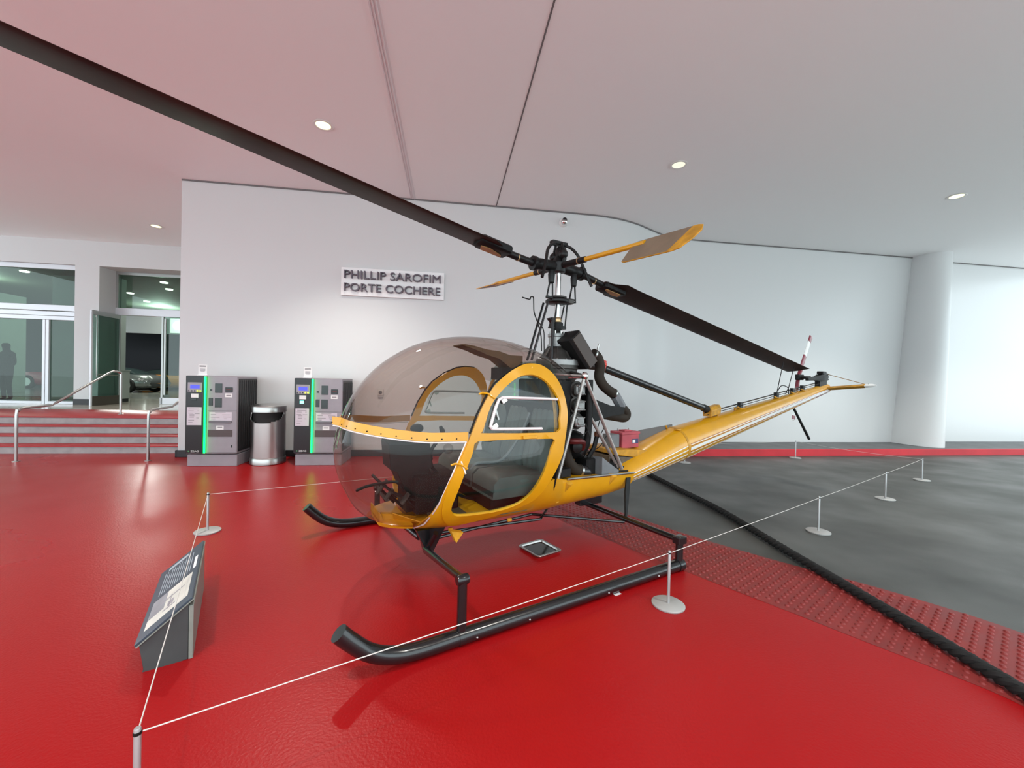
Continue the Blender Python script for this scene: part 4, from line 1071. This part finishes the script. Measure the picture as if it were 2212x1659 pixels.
# tail rotor
gb = MB().loft([[Vector((x, y, z)) for y, z in ((-.045 * s, zc_ - .05 * s), (.045 * s, zc_ - .05 * s), (.055 * s, zc_), (.04 * s, zc_ + .05 * s), (-.04 * s, zc_ + .05 * s), (-.055 * s, zc_))] for x, zc_, s in ((-6.92, 1.735, .5), (-7.05, 1.745, .6), (-7.22, 1.755, .7), (-7.36, 1.765, 1.2), (-7.54, 1.79, 1.35), (-7.60, 1.80, .9))]).build('tail_gearbox', BLKM, H)
MB().loft([[(x, y, z) for x, y in ((-7.30, -.04), (-7.30, .04), (-7.56, .04), (-7.56, -.04))] for z in (1.56, 1.75)]).build('gearbox_mount', BLKM, gb, sharp=10)
MB().rbox(-.07, .07, -.05, .05, -.02, .025, .008, Matrix.Translation((-7.45, 0, 1.86))).build('gearbox_cover', BLKM, gb)
for dz in (-.03, .0, .03): MB().cyl((-7.58, .0, 1.80 + dz), (-7.70, .01, 1.79 + dz * 1.6), .008, n=6).build('control_rod', HUBM, gb)
HT = Vector((-7.02, -.16, 1.77))
MB().cyl((-7.05, 0, 1.765), HT + Vector((0, -.05, 0)), .025, n=10).build('tail_rotor_shaft', HUBM, gb)
trh = MB().rbox(-.09, .09, -.035, .035, -.05, .05, .012, Matrix.Translation(HT)).build('tail_rotor_hub', BLKM, H)
for dz in (-.035, .035): MB().cyl(HT + Vector((.12, .02, dz)), HT + Vector((-.06, .02, dz)), .008, n=6).build('pitch_link', HUBM, trh)
def tblade(a, b, parts):
    a, b = Vector(a), Vector(b); d = (b - a).normalized(); ch = Vector((d.z, 0, -d.x)).normalized()
    def seg(t0, t1, m, name, par, wid=.055, th=.012):
        secs = []
        for t in (t0, t1):
            p = a.lerp(b, t); secs.append([p + ch * wid * c + Vector((0, th * e, 0)) for c, e in ((-1, 0), (-.6, .6), (.1, 1), (.8, .7), (1, 0), (.8, -.7), (.1, -1), (-.6, -.6))])
        return MB().loft(secs).build(name, m, par)
    bl = seg(.22, 1, WHITEP, 'tail_rotor_blade', H)
    MB().tube([a, a.lerp(b, .25)], [.03, .035], 8).build('blade_grip', MAROON, bl)
    for t0, t1 in parts: seg(t0, t1, MAROON, 'blade_band', bl, .057, .0135)
tblade(HT + Vector((0, -.02, 0)), (-7.42, -.17, 2.52), ((.22, .52), (.86, .995)))
tblade(HT + Vector((0, -.02, 0)), (-6.86, -.17, 1.02), ((.22, .30), (.90, .985)))
# stabiliser, stinger
stb = MB().loft([[Vector((-7.56 + c * ch_, y, 1.575 + .11 * y + e)) for c, e in ((.5, 0), (.2, .034), (-.3, .026), (-.5, 0), (-.3, -.026), (.2, -.034))] for y, ch_ in ((.05, .24), (.60, .20))]).build('stabiliser', YELD, H)
MB().loft([[Vector((-7.56 + c * ch_, y, 1.575 + .11 * y + e * k)) for c, e in ((.5, 0), (.2, .034), (-.3, .026), (-.5, 0), (-.3, -.026), (.2, -.034))] for y, ch_, k in ((.60, .20, 1), (.68, .12, .9), (.73, .02, .3))]).build('stabiliser_tip', WHITEP, stb)
MB().ball((-7.53, .635, 1.668), .012, 8, 6).build('tip_lamp', BLKM, stb)
MB().tube([(-7.56, .02, 1.845), (-7.56, .60, 1.665)], .0055, 5).build('stabiliser_wire', BRASS, stb)
sti = MB().tube([(-6.44, 0, 1.30), (-7.06, 0, .70)], [.020, .022], 10).build('tail_stinger', BLK, H)
MB().lathe([(.045, -.02), (.04, .02), (.024, .07)], (-6.42, 0, 1.32), (-.72, 0, -.7), 12).build('stinger_fitting', YELD, sti)
# ---- engine
ex = -1.60
eng = MB().loft([[(ex + c * r, d * r, z) for c, d in [(math.cos(2 * PI * j / 16), math.sin(2 * PI * j / 16)) for j in range(16)]] for z, r in ((.62, .12), (.70, .17), (1.05, .17), (1.12, .15), (1.58, .15), (1.63, .18))]).build('engine', CASTD, H)
for s in (1, -1):
    for z in (1.215, 1.37, 1.52):
        pr_ = [(.075, .12)]
        for k in range(9): pr_ += [(.068, .13 + .022 * k), (.085, .132 + .022 * k), (.085, .140 + .022 * k), (.068, .142 + .022 * k)]
        MB().lathe(pr_ + [(.06, .34)], (ex + .02, 0, z), (0, s, 0), 16).build('cylinder', CASTD, eng)
        cv = MB().rbox(-.055, .055, -.05, .05, 0, .05, .015, Matrix.Translation((ex + .03, s * .345, z)) @ Matrix.Rotation(-s * PI / 2, 4, 'X')).build('rocker_cover', CAST, eng)
        MB().rbox(-.036, .036, -.032, .032, 0, .012, .01, Matrix.Translation((ex + .03, s * .393, z)) @ Matrix.Rotation(-s * PI / 2, 4, 'X')).build('cover_plate', CAST, eng)
        for bx, bz in ((-.046, -.04), (.046, -.04), (.046, .04), (-.046, .04)): MB().ball((ex + .03 + bx, s * .395, z + bz), .009, 6, 4).build('cover_bolt', STEEL, eng)
    MB().tube(smooth_path([(ex - .085, s * .38, 1.62), (ex - .085, s * .38, 1.2), (ex - .07, s * .37, .98), (ex - .02, s * .34, .90)], 4), .034, 10).build('intake_manifold', BLKM, eng)
    MB().rbox(ex + .09, ex + .30, .14, .33, .86, 1.62, .02, Matrix.Scale(s, 4, (0, 1, 0))).build('cooling_shroud', BLKM, eng)
    MB().tube([(ex + .15, s * .34, 1.64), (ex + .02, s * .40, 1.645)], .014, 8).build('mount_tube', STEEL, eng)
MB().tube(smooth_path([(ex + .16, .36, 1.03), (ex + .1, .42, 1.035), (ex - .0, .40, 1.02), (ex - .03, .36, .95)], 4), .028, 8).build('exhaust_stub', mat('exhaust_dark_red', (.10, .012, .012), .4, metal=.3), eng)
hs = MB().tube(smooth_path([(-1.44, .30, 1.12), (-1.455, .31, .98), (-1.48, .31, .86), (-1.56, .31, .76), (-1.66, .30, .72)], 6), .058, 14).build('intake_hose', HOSE, H)
MB().lathe([(.062, -.012), (.062, .012)], (-1.655, .30, .722), (-1, 0, -.35), 14).build('hose_clamp', STEEL, hs)
MB().lathe([(.055, 0), (.075, .03), (.075, .10), (.05, .13)], (-1.66, .30, .718), (-1, -.2, -.25), 16).build('carburettor', BLK, H)
MB().rbox(-1.84, -1.72, .12, .34, .58, .84, .02).build('carburettor_box', BLKM, H)
MB().ball((-1.70, .10, .95), .17, 14, 10, (1, 1, .9)).build('accessory_case', BLKM, H)
MB().lathe([(.0, 0), (.05, .0), (.058, .02), (.058, .09), (.03, .11)], (-1.53, .32, .98), (0, 1, 0), 14).build('magneto', BLKM, H)
MB().tube(smooth_path([(-1.78, .28, .84), (-1.83, .30, .93), (-1.86, .30, 1.02), (-1.87, .3, 1.06)], 4), [.024] * 13, 8).build('oil_filler', BLKM, H)
MB().lathe([(.03, 0), (.032, .02), (.03, .045), (.0, .05)], (-1.87, .30, 1.05), (-.1, 0, 1), 12).build('filler_cap', mat('cap_brown', (.16, .05, .02), .5), H)
MB().add([(-1.83, .36, .60), (-1.83, .36, .86), (-1.96, .34, .78), (-2.10, .32, .70), (-2.10, .32, .60)], [(0, 1, 2, 3, 4)]).build('blower_scroll', GREYP, H, solid=.12)
MB().lathe([(.07, 0), (.085, .01), (.085, .07), (.06, .08), (.05, .06), (.045, .02)], (-2.09, .28, .745), (-.5, .8, 0), 20).build('cooling_fan', BLKM, H)
for (a, b) in (((-2.05, .30, .72), (-2.28, .28, .70)), ((-2.03, .34, .68), (-2.28, .34, .67))): MB().cyl(a, b, .010, n=6).build('control_rod', BLKM, H)
MB().rbox(-1.42, -1.30, .36, .46, .72, .80, .01).build('mount_block', HUBM, H)
MB().cyl((-1.12, .44, .715), (-1.42, .44, .725), .012, n=8).build('sill_rod', BLK, H)
# wires and thin lines around the engine
for pth in ([(-1.98, .25, 1.26), (-2.02, .25, 1.15), (-1.95, .25, 1.04), (-1.88, .28, 1.0)], [(-1.80, .2, .86), (-2.0, .2, .92), (-2.2, .1, 1.02)], [(-1.62, .41, 1.20), (-1.66, .43, 1.05), (-1.64, .40, .92), (-1.70, .3, .85)], [(-1.52, .40, 1.12), (-1.57, .43, 1.10), (-1.64, .42, 1.13)], [(-1.86, .3, 1.09), (-1.92, .28, 1.2)]):
    MB().tube(smooth_path(pth, 5), .005, 5).build('cable', BLKM, H)
# struts
for s in (1, -1):
    ap = Vector((-1.575, .43 * s, 1.655))
    MB().tube([ap, (-1.27, .455 * s, .72)], .0165, 10).build('engine_strut', BRONZE, H)
    MB().tube([ap, (-2.13, .40 * s, .715)], .0185, 10).build('engine_strut', BRONZE, H)
    MB().tube([(-1.72, .36 * s, 1.26), (-2.10, .37 * s, .73)], .0165, 10).build('engine_strut', BRONZE, H)
    MB().ball(ap, .036, 12, 8, (1, 1, 1.1)).build('strut_joint', CHROME, H)
    MB().tube([ap, (-1.30, .30 * s, 1.665)], .011, 8).build('upper_tie', BRONZE, H)
    MB().tube([ap, (-1.6, .15 * s, 1.70)], .016, 8).build('upper_tie', CASTD, H)
# ---- transmission and mast
mx_ = -1.555
tm = MB().lathe([(.10, 1.60), (.20, 1.62), (.205, 1.72), (.215, 1.73), (.215, 1.765)], (mx_ - .02, 0, 0), n=28).build('transmission_case', CASTD, H)
MB().lathe([(.225, 1.765), (.225, 1.815), (.20, 1.825), (.15, 1.83)], (mx_ - .02, 0, 0), n=28).build('case_flange', CAST, tm)
MB().lathe([(.17, 1.82), (.15, 1.86), (.11, 1.92), (.085, 1.955)], (mx_ - .01, 0, 0), n=24).build('upper_cone', CASTD, tm)
for k in range(8):
    a = 2 * PI * k / 8 + .2
    MB().add([(mx_ - .01 + r * math.cos(a), r * math.sin(a), z) for r, z in ((.19, 1.825), (.15, 1.825), (.085, 1.95), (.105, 1.95))], [(0, 1, 2, 3)]).build('cone_rib', CASTD, tm, solid=.012)
for k in range(14):
    a = 2 * PI * k / 14; MB().ball((mx_ - .02 + .212 * math.cos(a), .212 * math.sin(a), 1.82), .010, 6, 4).build('flange_bolt', STEEL, tm)
MB().lathe([(.085, 1.95), (.095, 1.955), (.095, 1.975), (.082, 1.98), (.082, 2.05), (.09, 2.055), (.092, 2.085), (.07, 2.09), (.05, 2.10)], (mx_, 0, 0), n=28).build('mast_housing', CAST, H)
for k in range(8):
    a = 2 * PI * k / 8; MB().lathe([(.008, 0), (.008, .03)], (mx_ + .075 * math.cos(a), .075 * math.sin(a), 2.085), n=6).build('housing_stud', STEEL, tm)
MB().lathe([(.045, 2.10), (.055, 2.13), (.065, 2.19), (.06, 2.205)], (mx_, 0, 0), n=20).build('mast_boot', BLKM, H)
MB().lathe([(.038, 2.20), (.045, 2.215), (.045, 2.245), (.034, 2.26)], (mx_, 0, 0), n=20).build('mast_collar', BRASS, H)
MB().cyl((mx_, 0, 2.08), (mx_ - .005, 0, 2.76), .028, n=20).build('mast', CHROME, H)
sw = MB().lathe([(.03, 2.395), (.11, 2.40), (.125, 2.41), (.125, 2.43), (.11, 2.445), (.05, 2.45)], (mx_, 0, 0), n=28).build('swashplate', HUBM, H)
MB().lathe([(.05, 2.45), (.095, 2.455), (.095, 2.47), (.04, 2.475)], (mx_, 0, 0), n=24).build('rotating_ring', CASTD, sw)
MB().lathe([(.03, .0), (.018, .05), (.003, .075)], (mx_ - .12, .02, 2.425), (-1, .1, 0), 10).build('swash_horn', HUBM, sw)
MB().rbox(-.05, .05, -.03, .03, 0, .05, .01, Matrix.Translation((mx_ - .10, .06, 2.40))).build('swash_lug', CASTD, sw)
for x0, y0, x1, y1 in ((-.06, .06, -.09, .05), (-.07, -.05, -.12, -.04), (.06, .03, .02, .02)):
    MB().tube([(mx_ + x0, y0, 2.16), (mx_ + x1, y1, 2.40)], .008, 6).build('control_rod', HUBM, H)
MB().prism([(-.10, 2.14), (.10, 2.14), (.08, 2.20), (.12, 2.24), (.09, 2.25), (.03, 2.18), (-.05, 2.18), (-.10, 2.165)], -.02, .03, lambda p, t: (mx_ + p[0], t, p[1])).build('bellcrank', HUBM, H)
for dx, dy in ((0, .02), (.0, -.06)):
    MB().tube([(-1.415 + dx, dy + .01, 2.40), (-1.20 + dx, dy + .06, 1.80)], .012, 8).build('control_tube', BLK, H)
MB().tube([(-1.455, .06, 2.24), (-1.40, .14, 1.72)], .014, 8).build('control_tube', BLK, H)
MB().tube(smooth_path([(-1.125, 0, 2.415), (-1.21, 0, 2.405), (-1.225, 0, 2.43), (-1.255, 0, 2.43), (-1.262, 0, 2.36), (-1.27, 0, 2.28), (-1.32, 0, 2.17), (-1.36, 0, 2.05), (-1.37, 0, 1.90)], 5), .006, 6).build('cable', BLKM, H)
MB().tube(smooth_path([(-1.30, .02, 2.20), (-1.375, .02, 2.11), (-1.385, .02, 1.98), (-1.39, .02, 1.88)], 5), .005, 6).build('cable', BLKM, H)
# oil cooler, hoses, red cap
Mc = Matrix.Translation((-1.70, .13, 1.925)) @ Matrix.Rotation(math.radians(41), 4, 'Y')
oc = MB().rbox(-.075, .095, -.15, .15, -.19, .19, .02, Mc).build('oil_cooler', BLKM, H)
for k in range(9): MB().box(.079, .088, -.13, .13, -.18 + .04 * k, -.165 + .04 * k, Mc).build('cooler_fin', CASTD, oc)
MB().rbox(-.05, .07, .148, .16, -.19, .17, .004, Mc).build('cooler_side', mat('cooler_brown', (.05, .035, .028), .5), oc)
hz = MB().tube(smooth_path([(-1.90, .17, 1.90), (-1.97, .17, 1.86), (-2.01, .17, 1.76), (-1.99, .18, 1.66), (-2.03, .2, 1.57), (-2.12, .2, 1.51), (-2.2, .2, 1.475)], 6), .053, 16).build('air_hose', HOSE, H)
for p, d in (((-1.915, .17, 1.89), (-1, 0, -.5)), ((-2.185, .2, 1.48), (-1, 0, -.5))): MB().lathe([(.057, -.01), (.057, .01)], p, d, 16).build('hose_clamp', STEEL, hz)
MB().lathe([(.0, -.01), (.009, .0), (.009, .07), (.0, .072)], (-1.92, .22, 1.93), (-.3, 0, 1), 8).build('clamp_screw', STEEL, hz)
cn_ = MB().lathe([(.048, 0), (.054, .01), (.054, .17), (.048, .18)], (-2.20, .2, 1.47), (-.62, 0, -.78), 8).build('duct_box', GREYP, H)
MB().tube(smooth_path([(-2.30, .2, 1.335), (-2.38, .2, 1.27), (-2.36, .2, 1.22), (-2.25, .2, 1.23), (-2.05, .2, 1.26), (-1.8, .2, 1.28)], 6), .052, 16).build('air_duct', HOSE, H)
MB().loft([[(x, y, z) for y, z in ((.05, zl), (.3, zl), (.3, zh), (.05, zh))] for x, zl, zh in ((-1.72, 1.18, 1.55), (-1.85, 1.20, 1.42), (-2.05, 1.25, 1.36), (-2.25, 1.27, 1.34))]).build('duct_scoop', BLKM, H, sharp=20)
rc = MB().lathe([(.025, -.07), (.034, .0), (.038, .07), (.044, .075), (.044, .10), (.032, .105), (.032, .125), (.0, .128)], (-2.135, .06, 1.715), (-.25, 0, 1), 16).build('red_filler_cap', REDP, H)
MB().lathe([(.04, 0), (.05, .01), (.05, .10), (.045, .11)], (-2.12, 0, 1.785), (-.97, 0, -.25), 14).build('shaft_coupling', BLKM, H)
MB().tube([(-1.75, 0, 1.80), (-2.14, 0, 1.78)], .05, 12).build('gearbox_output', CASTD, H)
# ---- battery shelf and cover behind the engine
sh = MB().loft([[(x, y, z) for y, z in ((-.34, zl), (.14, zl), (.14, zh), (-.34, zh))] for x, zl, zh in ((-2.28, .80, .855), (-2.55, .76, .845), (-2.95, .70, .80))]).build('battery_shelf', YELD, H, bevel=.008)
MB().loft([[(x, y, z) for y, z in ((-.33, zl), (.13, zl), (.13, zh), (-.33, zh))] for x, zl, zh in ((-2.22, .50, .79), (-2.6, .52, .75), (-2.95, .56, .69))]).build('shelf_box', mat('grimy_brown', (.10, .075, .05), .5, var=.4, vscale=9), H)
bt = MB().rbox(-2.80, -2.52, -.16, .02, .835, 1.0, .008).build('battery', REDB, H)
MB().rbox(-2.81, -2.51, -.17, .03, .995, 1.025, .006).build('battery_lid', REDB, bt)
MB().rbox(-2.72, -2.60, -.12, -.02, 1.025, 1.04, .004).build('battery_grip', REDB, bt)
MB().box(-2.785, -2.68, .0205, .0215, .885, .94).build('battery_label', mat('label_navy', (.03, .04, .12), .5), bt)
MB().box(-2.735, -2.69, .0215, .0222, .895, .93).build('battery_label_print', PAPER, bt)
MB().box(-2.519, -2.5185, -.13, -.10, .87, .95).build('caution_mark', mat('label_yellow', (.45, .35, .08), .5), bt)
for x in (-2.75, -2.57): MB().lathe([(.008, 0), (.008, .03)], (x, -.1, 1.025), n=8).build('terminal', STEEL, bt)
MB().rbox(-2.50, -2.36, -.14, .0, .85, 1.0, .006).build('relay_box', GREYP, H)
MB().add([(-2.75, -.34, .88), (-3.10, -.22, 1.0), (-3.50, -.06, 1.075), (-3.40, .03, 1.0), (-3.0, .06, .80), (-2.75, -.1, .80)], [(0, 1, 2, 3, 4, 5)]).build('grey_cover', mat('cover_grey_cloth', (.17, .17, .165), .85, bump=.3, bscale=120), H, solid=.006)
# ---- rotor head, blades and paddles
HC = Vector((mx_, 0, 2.785)); yw = math.radians(1.4)
dF = Vector((math.cos(yw), math.sin(yw), 0)); dN = Vector((-math.sin(yw), math.cos(yw), 0))
hub = MB().lathe([(.03, -.07), (.075, -.06), (.085, -.02), (.085, .03), (.06, .06), (.04, .10), (.0, .12)], HC, (0, 0, 1), 20).build('rotor_hub', HUBM, H)
def bpos(s, r):     # s=+1 forward blade, -1 aft blade
    z = (.178 * r - .085) if s > 0 else (.012 - .170 * r)
    if r < .5: z *= (r / .5)
    return HC + dF * s * r + Vector((0, 0, z))
for s in (1, -1):
    MB().tube([bpos(s, .05), bpos(s, .33)], .058, 16).build('blade_grip', HUBM, H)
    MB().lathe([(.058, -.02), (.072, -.018), (.072, .018), (.058, .02)], bpos(s, .31), bpos(s, .33) - bpos(s, .05), 18).build('grip_ring', HUBM, hub)
    MB().tube([bpos(s, .33), bpos(s, .62)], [.036, .034], 12).build('blade_fork', HUBM, H)
    MB().lathe([(.037, -.006), (.037, .006)], bpos(s, .50), dF * s, 12).build('fork_band', BRASS, hub)
    secs = []; R0 = .62
    CH = .36
    prof = [(.5, 0), (.46, .35), (.36, .7), (.18, 1), (-.1, .9), (-.5, 0.05), (-.5, -.05), (-.1, -.5), (.18, -.6), (.36, -.5), (.46, -.28)]
    for r in [R0 + .0, R0 + .10, R0 + .22, 1.0] + [1.0 + (5.33 - 1.0) * i / 14 for i in range(1, 15)]:
        c_ = .16 if r < R0 + .02 else (.22 if r < R0 + .12 else (CH + .02 if r < R0 + .25 else CH))
        sh_ = 0
        p = bpos(s, r)
        pit = math.radians(6 if s > 0 else 7)
        cd = dN * s * math.cos(pit) * -1 + Vector((0, 0, math.sin(pit)))
        upb = Vector((0, 0, 1))
        secs.append([p + cd * c_ * a * -1 + upb * .022 * b for a, b in prof])
    bl = MB().loft(secs).build('rotor_blade', BLADE, H, sharp=50)
    # root plates
    rp = bpos(s, .78)
    Mr = Matrix.Translation(rp) @ Matrix((dF * s, dN * s, Vector((0, 0, 1)))).transposed().to_4x4() @ Matrix.Rotation(-.17 if s > 0 else .17, 4, 'Y')
    MB().rbox(-.16, .17, -.075, .12, -.045, .03, .02, Mr).build('root_fitting', BLKM, bl)
    MB().prism([(-.12, -.04), (.10, -.05), (.13, .03), (.05, .05), (-.10, .0)], -.052, -.044, lambda p_, t: Mr @ Vector((p_[0], p_[1], t))).build('root_plate', mat('brass_plate', (.42, .25, .09), .5, metal=.3, var=.2), bl)
    # curved control horn
    a0 = HC + Vector((0, 0, .24))
    MB().tube(smooth_path([HC + dF * s * .03 + Vector((0, 0, .235)), HC + dF * s * .12 + dN * .05 + Vector((0, 0, .20)), HC + dF * s * .20 + dN * .08 + Vector((0, 0, .12)), HC + dF * s * .25 + dN * .12 + Vector((0, 0, -.02)), HC + dF * s * .32 + dN * .16 + Vector((0, 0, -.19))], 4), .016, 8).build('control_horn', HUBM, hub)
    MB().tube([HC + dN * s * .05 + Vector((0, 0, .23)), HC + dN * s * .10 + Vector((0, 0, .10)), HC + dN * s * .06], .014, 8).build('hub_brace', HUBM, hub)
    MB().ball(HC + dN * s * .075 + Vector((0, 0, .11)), .05, 10, 8).build('hub_weight', HUBM, hub)
MB().rbox(-.10, .10, -.035, .035, .215, .255, .01, Matrix.Translation(HC)).build('hub_bridge', HUBM, hub)
MB().lathe([(.05, 0), (.06, .03), (.06, .12), (.045, .15)], HC + Vector((-.03, 0, .05)), n=14).build('hub_cap', HUBM, hub)
for x, y in ((.12, .05), (-.16, .06)):
    f0 = HC + Vector((x, y, -.07))
    MB().lathe([(.028, 0), (.036, -.04), (.03, -.12), (.02, -.13)], f0, n=12).build('damper', HUBM, hub)
    MB().tube([f0 + Vector((.02, 0, -.12)), f0 + Vector((.05, .0, -.26)), f0 + Vector((-.05 if x > 0 else .10, 0, -.31))], .009, 6).build('scissor_link', HUBM, hub)
    MB().tube([f0 + Vector((-.015, 0, -.12)), f0 + Vector((-.02 if x > 0 else -.03, .0, -.29)), f0 + Vector((-.05 if x > 0 else .10, 0, -.31))], .009, 6).build('scissor_link', HUBM, hub)
    MB().rbox(-.03, .04, -.015, .015, -.012, .012, .005, Matrix.Translation(f0 + Vector((.02, 0, -.27)))).build('link_block', HUBM, hub)
# paddles
for end in (Vector((-1.635, 1.585, 2.715)), Vector((-1.475, -1.76, 2.862))):
    d = (end - HC); L = d.length; d.normalize(); sgn = 1 if end.y > 0 else -1
    pa = MB().tube([HC + d * .10, HC + d * .40], [.034, .030], 12).build('paddle_arm', HUBM, H)
    MB().lathe([(.033, -.006), (.033, .006)], HC + d * .31, d, 12).build('arm_band', BRASS, pa)
    cr = Vector((1 if sgn > 0 else -1, 0, 0)); cr = (cr - d * cr.dot(d)).normalized()
    tl_ = math.radians(50 if sgn > 0 else -13); cr2 = cr * math.cos(tl_) - Vector((0, 0, 1)) * math.sin(tl_)
    nn2 = d.cross(cr2).normalized()
    pb = MB().tube([HC + d * .40, HC + d * (L - .50)], .023, 12).build('paddle_tube', YEL, pa)
    ol = [(-.045, L - .60), (-.05, L - .06), (-.035, L - .015), (.03, L), (.11, L - .03), (.20, L - .10), (.215, L - .16), (.215, L - .60), (.20, L - .63), (.03, L - .63)]
    def pp_(p_, t): return HC + d * p_[1] + cr2 * p_[0] + nn2 * t
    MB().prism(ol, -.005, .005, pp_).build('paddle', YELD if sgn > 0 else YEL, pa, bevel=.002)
    lo_ = [(-.042, L - .60), (-.046, L - .10), (.212, L - .20), (.212, L - .60), (.198, L - .625), (.03, L - .625)]
    PT = mat('paddle_tan', (.20, .145, .095), .6, var=.12, vscale=6)
    MB().prism(lo_, -.0064, -.0052, pp_).build('paddle_underside', PT, pa)
    MB().prism(lo_, .0052, .0064, pp_).build('paddle_topside', PT, pa)
# tie-down lines from the aft blade to the boom
tip = bpos(-1, 4.55); tip2 = bpos(-1, 5.0)
bt_ = bpt(.60, PI / 2, .02); bt2 = bpt(.67, PI / 2, .02)
td = MB().tube([tip + Vector((0, .12, -.02)), bt_ + Vector((.05, .05, .16)), bt_], .006, 5).build('tie_down', BLKM, H)
MB().tube([tip2 + Vector((0, .08, -.02)), bt2 + Vector((.02, .05, .1)), bt2], .006, 5).build('tie_down', BLKM, H)
MB().tube(smooth_path([bt_ + Vector((.05, .05, .10)), bt_ + Vector((-.02, .06, .17)), bt_ + Vector((-.14, .06, .17)), bt2 + Vector((.05, .06, .09)), bt2 + Vector((.02, .05, .0))], 4), .007, 5).build('tie_loop', BLKM, H)
